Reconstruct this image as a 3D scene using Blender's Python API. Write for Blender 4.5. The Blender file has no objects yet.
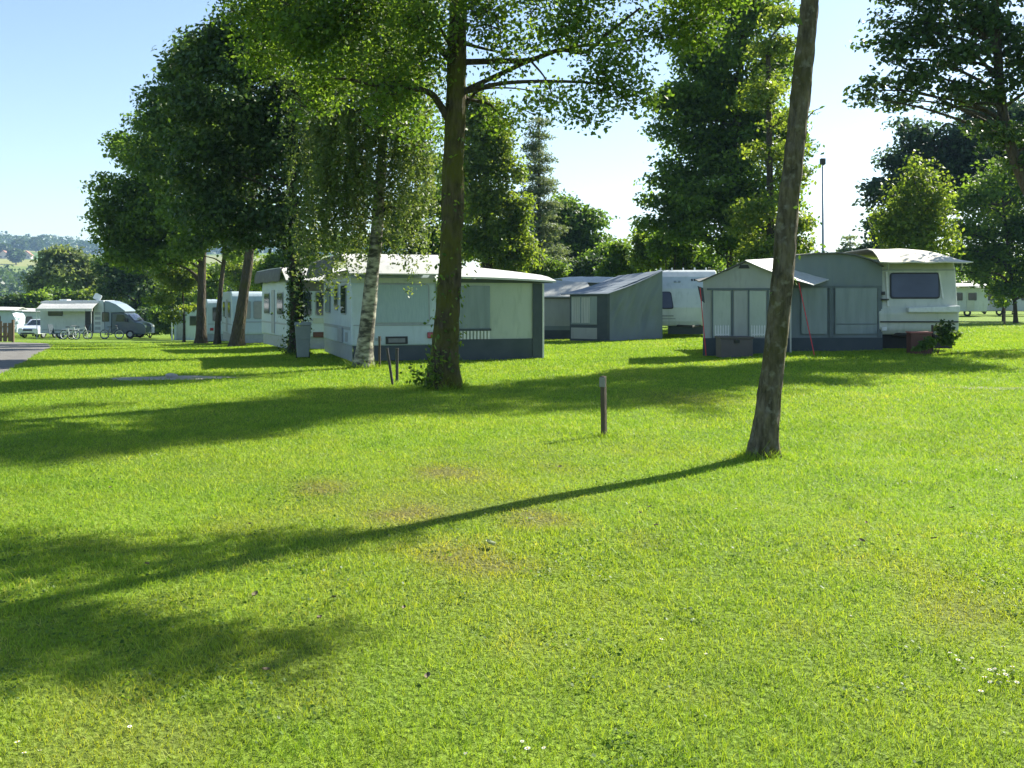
import bpy, bmesh, math, random
import numpy as np
from mathutils import Vector, Matrix, noise as mnoise

random.seed(7)
RNG = np.random.default_rng(11)
SC = bpy.context.scene
COL = SC.collection
R = math.radians

# ------------------------------------------------------------------ camera
F = 995.0            # focal length in pixels of the 1024 wide frame
HY = 300.0           # horizon row
EYE = 1.6
cam_d = bpy.data.cameras.new('camera')
cam = bpy.data.objects.new('camera', cam_d)
COL.objects.link(cam)
cam.location = (0, 0, EYE)
cam.rotation_euler = (R(90), 0, 0)
cam_d.sensor_width = 36.0
cam_d.lens = F * 36.0 / 1024
cam_d.shift_y = -(384 - HY) / 1024
cam_d.clip_start = 0.05
cam_d.clip_end = 9000
SC.camera = cam

# ------------------------------------------------------------------ terrain
def _ss(a, b, t):
    t = np.clip((t - a) / (b - a), 0, 1)
    return t * t * (3 - 2 * t)

def gz(x, y):
    x = np.asarray(x, float); y = np.asarray(y, float)
    yy = np.maximum(y, 6.0)
    u = x / yy
    right = 0.27 * _ss(12, 27, y) * _ss(0.0, 0.33, u)
    fall = 3 * np.log1p(np.exp(np.clip((np.minimum(y, 120) - 28) / 3, -30, 60)))
    left = -0.0285 * fall * _ss(-0.06, -0.33, u) if False else -0.0285 * fall * (1 - _ss(-0.33, -0.06, u))
    bump = 0.012 * np.sin(x * 1.7 + 0.6 * y) * np.cos(y * 1.1 - 0.4 * x)
    return right + left + bump

def g(x, y):
    return float(gz(x, y))

def X(px, d):
    return (px - 512) / F * d

def Z(py, d):
    return EYE + (HY - py) / F * d

def W(px, py, d):
    return Vector((X(px, d), d, Z(py, d)))

def ground_at(px, py):
    """the ground point seen at a pixel of the photograph"""
    d = 1.0
    while d < 400:
        x = X(px, d)
        if Z(py, d) <= g(x, d):
            return Vector((x, d, g(x, d)))
        d *= 1.004
    return Vector((X(px, d), d, g(X(px, d), d)))

# ------------------------------------------------------------------ materials
def new_mat(name):
    m = bpy.data.materials.new(name)
    m.use_nodes = True
    nt = m.node_tree
    nt.nodes.clear()
    out = nt.nodes.new('ShaderNodeOutputMaterial')
    return m, nt, out

def N(nt, kind, **kw):
    n = nt.nodes.new(kind)
    for k, v in kw.items():
        setattr(n, k, v)
    return n

def ramp(nt, stops):
    r = nt.nodes.new('ShaderNodeValToRGB')
    el = r.color_ramp.elements
    while len(el) < len(stops):
        el.new(0.5)
    for e, (p, c) in zip(el, stops):
        e.position = p
        e.color = (c[0], c[1], c[2], 1)
    return r

def surf(name, c, c2=None, rough=0.6, scale=3.0, bump=0.0, bscale=20.0, metal=0.0, spec=0.4,
         stretch=(1, 1, 1), coat=0.0, detail=5, dirt=None):
    m, nt, out = new_mat(name)
    L = nt.links.new
    b = N(nt, 'ShaderNodeBsdfPrincipled')
    b.inputs['Roughness'].default_value = rough
    b.inputs['Metallic'].default_value = metal
    b.inputs['Specular IOR Level'].default_value = spec
    b.inputs['Coat Weight'].default_value = coat
    tc = N(nt, 'ShaderNodeTexCoord')
    mp = N(nt, 'ShaderNodeMapping')
    mp.inputs['Scale'].default_value = stretch
    L(tc.outputs['Object'], mp.inputs['Vector'])
    if c2 is None:
        c2 = tuple(v * 0.8 for v in c)
    nz = N(nt, 'ShaderNodeTexNoise')
    nz.inputs['Scale'].default_value = scale
    nz.inputs['Detail'].default_value = detail
    L(mp.outputs[0], nz.inputs['Vector'])
    rp = ramp(nt, [(0.3, c), (0.72, c2)])
    L(nz.outputs[0], rp.inputs[0])
    col = rp.outputs[0]
    if dirt:
        nz3 = N(nt, 'ShaderNodeTexNoise')
        nz3.inputs['Scale'].default_value = 7
        nz3.inputs['Detail'].default_value = 8
        mp3 = N(nt, 'ShaderNodeMapping'); mp3.inputs['Scale'].default_value = (1, 1, 0.25)
        L(tc.outputs['Object'], mp3.inputs['Vector']); L(mp3.outputs[0], nz3.inputs['Vector'])
        rr = ramp(nt, [(0.52, (0, 0, 0)), (0.75, (1, 1, 1))])
        L(nz3.outputs[0], rr.inputs[0])
        mx = N(nt, 'ShaderNodeMix', data_type='RGBA')
        L(rr.outputs[0], mx.inputs[0]); L(col, mx.inputs[6])
        mx.inputs[7].default_value = (*dirt, 1)
        col = mx.outputs[2]
    L(col, b.inputs['Base Color'])
    if bump:
        nb = N(nt, 'ShaderNodeTexNoise')
        nb.inputs['Scale'].default_value = bscale
        nb.inputs['Detail'].default_value = 6
        L(mp.outputs[0], nb.inputs['Vector'])
        bp = N(nt, 'ShaderNodeBump')
        bp.inputs['Strength'].default_value = bump
        bp.inputs['Distance'].default_value = 0.03
        L(nb.outputs[0], bp.inputs['Height'])
        L(bp.outputs[0], b.inputs['Normal'])
    L(b.outputs[0], out.inputs[0])
    return m

def leaf_mat(name, stops, trans=0.4, tgain=1.5, rough=0.5, spec=0.35):
    """leaf: colour varies from leaf to leaf, light passes through"""
    m, nt, out = new_mat(name)
    L = nt.links.new
    at = N(nt, 'ShaderNodeAttribute', attribute_name='rnd')
    n = len(stops)
    rp = ramp(nt, [(0.12 + 0.76 * i / (n - 1), c) for i, c in enumerate(stops)])
    L(at.outputs['Fac'], rp.inputs[0])
    b = N(nt, 'ShaderNodeBsdfPrincipled')
    b.inputs['Roughness'].default_value = rough
    b.inputs['Specular IOR Level'].default_value = spec
    L(rp.outputs[0], b.inputs['Base Color'])
    t = N(nt, 'ShaderNodeBsdfTranslucent')
    mu = N(nt, 'ShaderNodeMix', data_type='RGBA', blend_type='MULTIPLY')
    mu.inputs[0].default_value = 1
    mu.inputs[7].default_value = (tgain * 1.1, tgain, tgain * 0.45, 1)
    L(rp.outputs[0], mu.inputs[6])
    L(mu.outputs[2], t.inputs[0])
    mx = N(nt, 'ShaderNodeMixShader')
    mx.inputs[0].default_value = trans
    L(b.outputs[0], mx.inputs[1]); L(t.outputs[0], mx.inputs[2])
    L(mx.outputs[0], out.inputs[0])
    return m

def glass_mat(name, c=(0.02, 0.028, 0.03), rough=0.08):
    return surf(name, c, tuple(v * 1.6 for v in c), rough=rough, scale=1.2, spec=0.6)

M = {}
M['white_panel'] = surf('white_panel', (0.569, 0.606, 0.606), (0.459, 0.505, 0.514), rough=0.35, scale=1.5, dirt=(0.42, 0.47, 0.46), bump=0.05, bscale=4)
M['blue_panel'] = surf('blue_white_panel', (0.459, 0.551, 0.588), (0.386, 0.477, 0.523), rough=0.35, scale=1.3, dirt=(0.36, 0.44, 0.47), bump=0.05, bscale=4)
M['cream_panel'] = surf('cream_panel', (0.551, 0.569, 0.505), (0.441, 0.477, 0.422), rough=0.4, scale=1.5, dirt=(0.38, 0.42, 0.36), bump=0.05, bscale=4)
M['trim'] = surf('grey_trim', (0.30, 0.34, 0.36), rough=0.4, scale=6)
M['dark_trim'] = surf('dark_rubber', (0.025, 0.028, 0.03), rough=0.5, scale=8)
M['glass'] = glass_mat('dark_window')
M['acrylic'] = glass_mat('tinted_acrylic', (0.045, 0.05, 0.075), 0.12)
M['blind'] = surf('drawn_blind', (0.30, 0.40, 0.41), (0.24, 0.33, 0.35), rough=0.35, scale=3, stretch=(14, 14, 0.4), spec=0.5)
M['beige_blind'] = surf('beige_blind', (0.34, 0.33, 0.29), (0.24, 0.25, 0.23), rough=0.3, scale=4, spec=0.5)
M['roof_white'] = surf('white_roof_sheet', (0.60, 0.59, 0.55), (0.50, 0.50, 0.47), rough=0.6, scale=1.4, dirt=(0.38, 0.38, 0.34), bump=0.1, bscale=5)
M['roof_cream'] = surf('cream_roof_sheet', (0.62, 0.58, 0.46), (0.52, 0.49, 0.38), rough=0.6, scale=1.4, dirt=(0.45, 0.42, 0.32), bump=0.1, bscale=5)
M['roof_side'] = surf('brown_shaded_roof_canvas', (0.15, 0.15, 0.14), (0.10, 0.10, 0.09), rough=0.8, scale=3, bump=0.2, bscale=8)  # dark tone paints in the shade on a roof cover's left side
M['canvas_pale'] = surf('pale_canvas', (0.459, 0.496, 0.431), (0.367, 0.414, 0.359), rough=0.85, scale=1.6, bump=0.35, bscale=2.2, stretch=(1, 1, 0.4), dirt=(0.34, 0.38, 0.33))
M['canvas_grey'] = surf('grey_canvas', (0.386, 0.394, 0.367), (0.312, 0.330, 0.312), rough=0.85, scale=1.6, bump=0.4, bscale=2.2, stretch=(1, 1, 0.4), dirt=(0.30, 0.31, 0.29))
M['canvas_blue'] = surf('blue_grey_canvas', (0.195, 0.230, 0.232), (0.160, 0.194, 0.200), rough=0.8, scale=1.4, bump=0.5, bscale=1.6, stretch=(1, 1, 0.5), dirt=(0.16, 0.20, 0.22))
M['canvas_slate'] = surf('slate_canvas', (0.178, 0.212, 0.242), (0.145, 0.178, 0.208), rough=0.75, scale=1.2, bump=0.6, bscale=1.3, stretch=(1.2, 1.2, 0.6))
M['canvas_dark'] = surf('charcoal_canvas', (0.07, 0.085, 0.095), (0.05, 0.065, 0.075), rough=0.8, scale=2.5, bump=0.3, bscale=5)
M['canvas_seam'] = surf('seam_canvas', (0.13, 0.16, 0.165), rough=0.8, scale=5)
M['curtain'] = surf('net_curtain', (0.55, 0.56, 0.54), (0.36, 0.37, 0.36), rough=0.7, scale=3, stretch=(9, 9, 0.3))
M['clear_film'] = surf('window_film', (0.20, 0.255, 0.265), (0.14, 0.19, 0.20), rough=0.25, scale=1.5, stretch=(5, 5, 0.6), spec=0.5, bump=0.15, bscale=3)
M['pickets'] = surf('white_picket', (0.72, 0.73, 0.70), rough=0.6, scale=8)
M['red_lamp'] = surf('red_lens', (0.34, 0.012, 0.010), (0.24, 0.01, 0.01), rough=0.2, scale=10, spec=0.6)
M['amber_lamp'] = surf('amber_lens', (0.5, 0.17, 0.02), rough=0.2, scale=10, spec=0.6)
M['clear_lamp'] = surf('clear_lens', (0.65, 0.68, 0.70), rough=0.1, scale=10, spec=0.8)
M['tyre'] = surf('tyre_rubber', (0.02, 0.02, 0.021), rough=0.85, scale=12)
M['steel'] = surf('galvanised_steel', (0.38, 0.40, 0.41), rough=0.4, scale=10, metal=0.6)
M['dark_steel'] = surf('dark_steel', (0.045, 0.05, 0.05), (0.07, 0.06, 0.05), rough=0.6, scale=14, metal=0.3)
M['strap_red'] = surf('red_strap', (0.62, 0.05, 0.06), rough=0.7, scale=10)
M['box_brown'] = surf('brown_box', (0.10, 0.085, 0.085), (0.08, 0.07, 0.07), rough=0.6, scale=4, bump=0.1)
M['box_red'] = surf('red_brown_wood', (0.13, 0.055, 0.04), (0.09, 0.04, 0.03), rough=0.7, scale=6, bump=0.2)
M['lid_pink'] = surf('faded_red_lid', (0.42, 0.16, 0.14), rough=0.6, scale=5)
M['bin_grey'] = surf('bin_plastic', (0.24, 0.28, 0.27), (0.20, 0.24, 0.23), rough=0.45, scale=4)
M['wood_post'] = surf('weathered_post', (0.10, 0.075, 0.05), (0.06, 0.048, 0.035), rough=0.9, scale=9, stretch=(3, 3, 0.5), bump=0.4, bscale=30)
M['post_plate'] = surf('post_plate', (0.20, 0.205, 0.19), rough=0.5, scale=20)
M['plate_white'] = surf('white_plate', (0.70, 0.73, 0.70), rough=0.4, scale=8)
M['number_plate'] = surf('registration_plate', (0.12, 0.13, 0.14), (0.20, 0.21, 0.21), rough=0.4, scale=6)
M['cab_paint'] = surf('blue_grey_paint', (0.055, 0.085, 0.11), (0.045, 0.07, 0.095), rough=0.3, scale=2, coat=0.4)
M['overcab_shade'] = surf('shaded_white_panel', (0.24, 0.30, 0.34), (0.20, 0.26, 0.30), rough=0.35, scale=2)  # white overcab with its shade painted in as grey blue
M['car_white'] = surf('white_car_paint', (0.66, 0.69, 0.73), (0.60, 0.63, 0.68), rough=0.25, scale=2, coat=0.5)
M['chair_blue'] = surf('chair_fabric', (0.04, 0.07, 0.085), rough=0.8, scale=9)
M['bike_white'] = surf('white_bike_paint', (0.66, 0.67, 0.66), rough=0.35, scale=6)
M['bike_grey'] = surf('grey_bike_paint', (0.16, 0.18, 0.19), rough=0.35, scale=6)
M['fence_wood'] = surf('brown_fence', (0.20, 0.14, 0.09), (0.13, 0.09, 0.06), rough=0.85, scale=6, stretch=(4, 4, 0.5), bump=0.3)
M['roof_tile'] = surf('brown_roof_felt', (0.34, 0.25, 0.17), (0.25, 0.19, 0.13), rough=0.85, scale=6, bump=0.3)
M['house_wall'] = surf('rendered_wall', (0.62, 0.55, 0.50), rough=0.8, scale=2)
M['house_roof'] = surf('red_tiles', (0.32, 0.16, 0.11), rough=0.8, scale=4)
M['lamp_metal'] = surf('lamp_post_metal', (0.40, 0.46, 0.52), rough=0.45, scale=5, metal=0.3)
M['stone'] = surf('grey_stone', (0.42, 0.40, 0.36), (0.30, 0.29, 0.26), rough=0.9, scale=8, bump=0.5)
M['asphalt'] = surf('asphalt', (0.155, 0.148, 0.132), (0.105, 0.10, 0.09), rough=0.9, scale=2.5, bump=0.3, bscale=60, dirt=(0.21, 0.205, 0.19))
M['gravel'] = surf('gravel', (0.44, 0.41, 0.34), (0.24, 0.225, 0.17), rough=0.95, scale=14, bump=0.8, bscale=40)
M['gravel_dull'] = surf('worn_gravel', (0.24, 0.24, 0.15), (0.16, 0.19, 0.07), rough=0.95, scale=9, bump=0.8, bscale=40)
M['flower_white'] = surf('white_petals', (0.78, 0.78, 0.74), rough=0.7, scale=30)
M['flower_eye'] = surf('yellow_flower_eye', (0.6, 0.42, 0.05), rough=0.8, scale=30)
M['leaf_dry'] = surf('dry_leaf', (0.20, 0.15, 0.08), (0.08, 0.06, 0.035), rough=0.7, scale=30)
M['leaf_pale'] = surf('pale_fallen_leaf', (0.42, 0.45, 0.28), (0.30, 0.34, 0.18), rough=0.6, scale=30)

def bark(name, c1, c2, moss=None, moss_amt=0.5, scale=7, lichen=None, bump=0.8):
    m, nt, out = new_mat(name)
    L = nt.links.new
    b = N(nt, 'ShaderNodeBsdfPrincipled'); b.inputs['Roughness'].default_value = 0.9
    b.inputs['Specular IOR Level'].default_value = 0.15
    tc = N(nt, 'ShaderNodeTexCoord'); mp = N(nt, 'ShaderNodeMapping')
    mp.inputs['Scale'].default_value = (1, 1, 0.28)
    L(tc.outputs['Object'], mp.inputs[0])
    nz = N(nt, 'ShaderNodeTexNoise'); nz.inputs['Scale'].default_value = scale * 2; nz.inputs['Detail'].default_value = 8
    nz.inputs['Roughness'].default_value = 0.65
    L(mp.outputs[0], nz.inputs['Vector'])
    vo = N(nt, 'ShaderNodeTexVoronoi'); vo.inputs['Scale'].default_value = scale * 2.2
    L(mp.outputs[0], vo.inputs['Vector'])
    rp = ramp(nt, [(0.32, c2), (0.62, c1)])
    L(nz.outputs[0], rp.inputs[0])
    col = rp.outputs[0]
    def layer(col, c, lo, hi, sc):
        n2 = N(nt, 'ShaderNodeTexNoise'); n2.inputs['Scale'].default_value = sc; n2.inputs['Detail'].default_value = 6
        L(tc.outputs['Object'], n2.inputs['Vector'])
        r2 = ramp(nt, [(lo, (0, 0, 0)), (hi, (1, 1, 1))]); L(n2.outputs[0], r2.inputs[0])
        mx = N(nt, 'ShaderNodeMix', data_type='RGBA')
        L(r2.outputs[0], mx.inputs[0]); L(col, mx.inputs[6]); mx.inputs[7].default_value = (*c, 1)
        return mx.outputs[2]
    if moss: col = layer(col, moss, 0.62 - moss_amt * 0.3, 0.78 - moss_amt * 0.3, 2.2)
    if lichen: col = layer(col, lichen, 0.56, 0.70, 14)
    L(col, b.inputs['Base Color'])
    ad = N(nt, 'ShaderNodeMath', operation='ADD')
    L(nz.outputs[0], ad.inputs[0]); L(vo.outputs['Distance'], ad.inputs[1])
    bp = N(nt, 'ShaderNodeBump'); bp.inputs['Strength'].default_value = bump; bp.inputs['Distance'].default_value = 0.07
    L(ad.outputs[0], bp.inputs['Height']); L(bp.outputs[0], b.inputs['Normal'])
    L(b.outputs[0], out.inputs[0])
    return m

def birch_bark():
    m, nt, out = new_mat('birch_bark')
    L = nt.links.new
    b = N(nt, 'ShaderNodeBsdfPrincipled'); b.inputs['Roughness'].default_value = 0.75
    tc = N(nt, 'ShaderNodeTexCoord'); mp = N(nt, 'ShaderNodeMapping')
    mp.inputs['Scale'].default_value = (1, 1, 2.2)
    L(tc.outputs['Object'], mp.inputs[0])
    nz = N(nt, 'ShaderNodeTexNoise'); nz.inputs['Scale'].default_value = 4.5; nz.inputs['Detail'].default_value = 7
    L(mp.outputs[0], nz.inputs['Vector'])
    rp = ramp(nt, [(0.40, (0.035, 0.032, 0.022)), (0.48, (0.13, 0.12, 0.085)), (0.64, (0.36, 0.34, 0.26))])
    L(nz.outputs[0], rp.inputs[0])
    L(rp.outputs[0], b.inputs['Base Color'])
    bp = N(nt, 'ShaderNodeBump'); bp.inputs['Strength'].default_value = 0.6; bp.inputs['Distance'].default_value = 0.02
    L(nz.outputs[0], bp.inputs['Height']); L(bp.outputs[0], b.inputs['Normal'])
    L(b.outputs[0], out.inputs[0])
    return m

M['bark_dark'] = bark('dark_bark', (0.085, 0.072, 0.052), (0.035, 0.030, 0.022))
M['bark_moss'] = bark('mossy_bark', (0.11, 0.09, 0.05), (0.022, 0.019, 0.012), moss=(0.085, 0.085, 0.018), moss_amt=0.75)
M['bark_alder'] = bark('alder_bark', (0.165, 0.142, 0.098), (0.032, 0.028, 0.019), moss=(0.070, 0.068, 0.020), moss_amt=0.40, lichen=(0.19, 0.18, 0.14), bump=1.0)
M['bark_red'] = bark('reddish_bark', (0.095, 0.080, 0.054), (0.042, 0.036, 0.026), moss=(0.07, 0.066, 0.025), moss_amt=.3)
M['bark_birch'] = birch_bark()

G_DARK = [(0.022, 0.052, 0.014), (0.042, 0.086, 0.020), (0.070, 0.125, 0.028)]
G_MID = [(0.036, 0.080, 0.017), (0.072, 0.138, 0.028), (0.125, 0.200, 0.046)]
G_BRIGHT = [(0.042, 0.092, 0.014), (0.082, 0.150, 0.021), (0.130, 0.205, 0.034)]
G_YELL = [(0.060, 0.112, 0.016), (0.112, 0.172, 0.026), (0.175, 0.228, 0.040)]
G_PALE = [(0.085, 0.130, 0.055), (0.130, 0.185, 0.085), (0.19, 0.245, 0.125)]
M['leaf_dark'] = leaf_mat('leaf_dark', G_DARK, trans=0.32, tgain=1.8)
M['leaf_mid'] = leaf_mat('leaf_mid', G_MID, trans=0.52, tgain=2.0)
M['leaf_bright'] = leaf_mat('leaf_bright', G_BRIGHT, trans=0.54, tgain=2.0)
M['leaf_yellow'] = leaf_mat('leaf_yellow', G_YELL, trans=0.54, tgain=1.9)
M['leaf_palegreen'] = leaf_mat('leaf_palegreen', G_PALE, trans=0.5, tgain=1.5)
M['leaf_birch'] = leaf_mat('leaf_birch', [(0.055, 0.105, 0.025), (0.115, 0.175, 0.048), (0.185, 0.235, 0.090)], trans=0.46, tgain=1.45, spec=0.5)
M['leaf_blue'] = leaf_mat('leaf_bluegreen', [(0.020, 0.046, 0.028), (0.040, 0.082, 0.042), (0.070, 0.125, 0.058)], trans=0.38, tgain=1.6)
M['needle'] = leaf_mat('needle', [(0.075, 0.115, 0.065), (0.120, 0.170, 0.095), (0.18, 0.23, 0.13)], trans=0.42, tgain=1.4)

# ------------------------------------------------------------------ object helpers
def tag(o, label=None, cat=None, group=None, kind=None):
    if label: o['label'] = label
    if cat: o['category'] = cat
    if group: o['group'] = group
    if kind: o['kind'] = kind
    return o

def thing(name, label, cat, loc, rz=0.0, group=None):
    o = bpy.data.objects.new(name, None)
    o.empty_display_size = 0.2
    COL.objects.link(o)
    o.location = loc
    o.rotation_euler = (0, 0, rz)
    return tag(o, label, cat, group)

def copy_tree(o, parent=None):
    c = o.copy()
    COL.objects.link(c)
    if parent is not None:
        c.parent = parent
    for ch in [k for k in bpy.data.objects if k.parent == o]:
        copy_tree(ch, c)
    return c

class MB:
    """collects shapes into one mesh"""
    def __init__(self):
        self.v = []; self.f = []
    def poly_prism(self, O, U, V, Nn, poly, d0, d1):
        O, U, V, Nn = Vector(O), Vector(U), Vector(V), Vector(Nn)
        n = len(poly); b = len(self.v)
        for d in (d0, d1):
            for (s, t) in poly:
                self.v.append(O + U * s + V * t + Nn * d)
        self.f.append(list(range(b, b + n)))
        self.f.append(list(range(b + 2 * n - 1, b + n - 1, -1)))
        for i in range(n):
            j = (i + 1) % n
            self.f.append([b + j, b + i, b + n + i, b + n + j])
        return self
    def box(self, x0, x1, y0, y1, z0, z1):
        return self.poly_prism((0, 0, 0), (1, 0, 0), (0, 1, 0), (0, 0, 1), [(x0, y0), (x1, y0), (x1, y1), (x0, y1)], z0, z1)
    def tube(self, pts, rad, seg=8, cap=True):
        pts = [Vector(p) for p in pts]
        if not hasattr(rad, '__len__'): rad = [rad] * len(pts)
        b = len(self.v); n = len(pts)
        ref = None
        for i, p in enumerate(pts):
            t = (pts[min(i + 1, n - 1)] - pts[max(i - 1, 0)])
            t = t.normalized() if t.length > 1e-9 else Vector((0, 0, 1))
            if ref is None:
                ref = Vector((1, 0, 0)) if abs(t.x) < 0.8 else Vector((0, 1, 0))
            u = (ref - t * ref.dot(t)).normalized(); ref = u
            w = t.cross(u)
            for k in range(seg):
                a = 2 * math.pi * k / seg
                self.v.append(p + (u * math.cos(a) + w * math.sin(a)) * rad[i])
        for i in range(n - 1):
            for k in range(seg):
                k2 = (k + 1) % seg
                self.f.append([b + i * seg + k, b + i * seg + k2, b + (i + 1) * seg + k2, b + (i + 1) * seg + k])
        if cap:
            self.f.append([b + k for k in range(seg)][::-1])
            self.f.append([b + (n - 1) * seg + k for k in range(seg)])
        return self
    def ring(self, c, axis, r, tube_r, seg=24, ts=6):
        c = Vector(c); axis = Vector(axis).normalized()
        u = axis.orthogonal().normalized(); w = axis.cross(u)
        b = len(self.v)
        for i in range(seg):
            a = 2 * math.pi * i / seg
            d = u * math.cos(a) + w * math.sin(a)
            for k in range(ts):
                t = 2 * math.pi * k / ts
                self.v.append(c + d * (r + tube_r * math.cos(t)) + axis * tube_r * math.sin(t))
        for i in range(seg):
            for k in range(ts):
                i2, k2 = (i + 1) % seg, (k + 1) % ts
                self.f.append([b + i * ts + k, b + i2 * ts + k, b + i2 * ts + k2, b + i * ts + k2])
        return self
    def disc(self, c, axis, r, th, seg=20):
        c = Vector(c); axis = Vector(axis).normalized()
        return self.tube([c - axis * th / 2, c + axis * th / 2], r, seg)
    def sheet(self, rows, th=0.02):
        """a grid of points given a thickness along z"""
        b = len(self.v); nr = len(rows); nc = len(rows[0])
        for off in (0, -th):
            for r in rows:
                for p in r:
                    self.v.append(Vector(p) + Vector((0, 0, off)))
        m = nr * nc
        for i in range(nr - 1):
            for j in range(nc - 1):
                a = b + i * nc + j
                self.f.append([a, a + 1, a + nc + 1, a + nc])
                self.f.append([a + m, a + nc + m, a + nc + 1 + m, a + 1 + m])
        def edge(idx):
            for p, q in zip(idx[:-1], idx[1:]):
                self.f.append([q, p, p + m, q + m])
        edge([b + j for j in range(nc)]); edge([b + (nr - 1) * nc + j for j in range(nc)][::-1])
        edge([b + i * nc for i in range(nr)][::-1]); edge([b + i * nc + nc - 1 for i in range(nr)])
        return self
    def build(self, name, mat, parent=None, bevel=0.0, smooth=False, seg=2):
        me = bpy.data.meshes.new(name)
        bm = bmesh.new()
        vs = [bm.verts.new(p) for p in self.v]
        for f in self.f:
            try: bm.faces.new([vs[i] for i in f])
            except ValueError: pass
        bmesh.ops.recalc_face_normals(bm, faces=bm.faces)
        if bevel:
            ed = [e for e in bm.edges if len(e.link_faces) == 2 and e.calc_face_angle(0) > 0.35]
            bmesh.ops.bevel(bm, geom=ed, offset=bevel, segments=seg, profile=0.6, affect='EDGES', clamp_overlap=True)
            bmesh.ops.recalc_face_normals(bm, faces=bm.faces)
        bm.to_mesh(me); bm.free()
        if smooth:
            for p in me.polygons: p.use_smooth = True
        me.materials.append(mat)
        o = bpy.data.objects.new(name, me)
        COL.objects.link(o)
        if parent is not None: o.parent = parent
        return o

class Face:
    """a wall's own plane: s runs along it, t up, d out of it"""
    def __init__(self, p0, p1, z0=0.0):
        p0 = Vector((p0[0], p0[1], z0)); p1 = Vector((p1[0], p1[1], z0))
        self.O = p0; self.U = (p1 - p0).normalized(); self.V = Vector((0, 0, 1))
        self.N = self.U.cross(self.V); self.L = (p1 - p0).length
    def prism(self, mb, poly, d0, d1):
        return mb.poly_prism(self.O, self.U, self.V, self.N, poly, d0, d1)
    def rect(self, mb, s0, s1, t0, t1, d0, d1):
        return self.prism(mb, [(s0, t0), (s1, t0), (s1, t1), (s0, t1)], d0, d1)

def cloth(face, mb, s0, s1, bot, top, amp=0.03, ns=30, nt=14, seed=0.0, diag=0.0):
    """hanging fabric: a grid with folds that sink behind the wall's plane; bot/top are heights along s"""
    f0 = bot if callable(bot) else (lambda q: bot)
    f1 = top if callable(top) else (lambda q: top)
    b = len(mb.v)
    for j in range(nt + 1):
        for i in range(ns + 1):
            q = s0 + (s1 - s0) * i / ns
            t = f0(q) + (f1(q) - f0(q)) * j / nt
            e = min(1, 6 * i / ns, 6 * (ns - i) / ns) * (0.35 + 0.65 * math.sin(math.pi * min(1, j / nt)))
            w = 0.5 + 0.5 * mnoise.noise(Vector((q * 2.6 + t * diag + seed, t * .8 - q * diag * .3, seed)))
            w += 0.35 * mnoise.noise(Vector((q * 7 + t * diag * 3 + seed, t * 1.5, seed + 4)))
            mb.v.append(face.O + face.U * q + face.V * t + face.N * (-amp * e * max(0, w) * 1.4))
    for j in range(nt):
        for i in range(ns):
            a = b + j * (ns + 1) + i
            mb.f.append([a, a + 1, a + ns + 2, a + ns + 1])
    return mb

def lin(pts):
    xs = [p[0] for p in pts]; ys = [p[1] for p in pts]
    return lambda q: float(np.interp(q, xs, ys))

def np_mesh(name, verts, faces_idx, nper, mat, parent=None, attrs=None, smooth=False):
    """fast mesh: verts (n,3), faces flat index array with nper corners each"""
    me = bpy.data.meshes.new(name)
    nv = len(verts); nf = len(faces_idx) // nper
    me.vertices.add(nv); me.vertices.foreach_set('co', np.ascontiguousarray(verts, dtype=np.float32).ravel())
    me.loops.add(nf * nper); me.loops.foreach_set('vertex_index', np.ascontiguousarray(faces_idx, dtype=np.int32))
    me.polygons.add(nf)
    me.polygons.foreach_set('loop_start', np.arange(0, nf * nper, nper, dtype=np.int32))
    me.update(calc_edges=True)
    for k, a in (attrs or {}).items():
        at = me.attributes.new(k, 'FLOAT', 'POINT')
        at.data.foreach_set('value', np.ascontiguousarray(a, dtype=np.float32))
    if smooth:
        me.polygons.foreach_set('use_smooth', np.ones(nf, dtype=bool))
    me.materials.append(mat)
    o = bpy.data.objects.new(name, me)
    COL.objects.link(o)
    if parent is not None: o.parent = parent
    return o

# ------------------------------------------------------------------ trees
def catmull(pts, n):
    P = [np.array(p, float) for p in pts]
    P = [2 * P[0] - P[1]] + P + [2 * P[-1] - P[-2]]
    out = []
    for i in range(1, len(P) - 2):
        for k in range(n):
            t = k / n
            a, b, c, d = P[i - 1], P[i], P[i + 1], P[i + 2]
            out.append(0.5 * (2 * b + (c - a) * t + (2 * a - 5 * b + 4 * c - d) * t * t + (3 * b - a - 3 * c + d) * t ** 3))
    out.append(P[-2])
    return out

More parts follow.
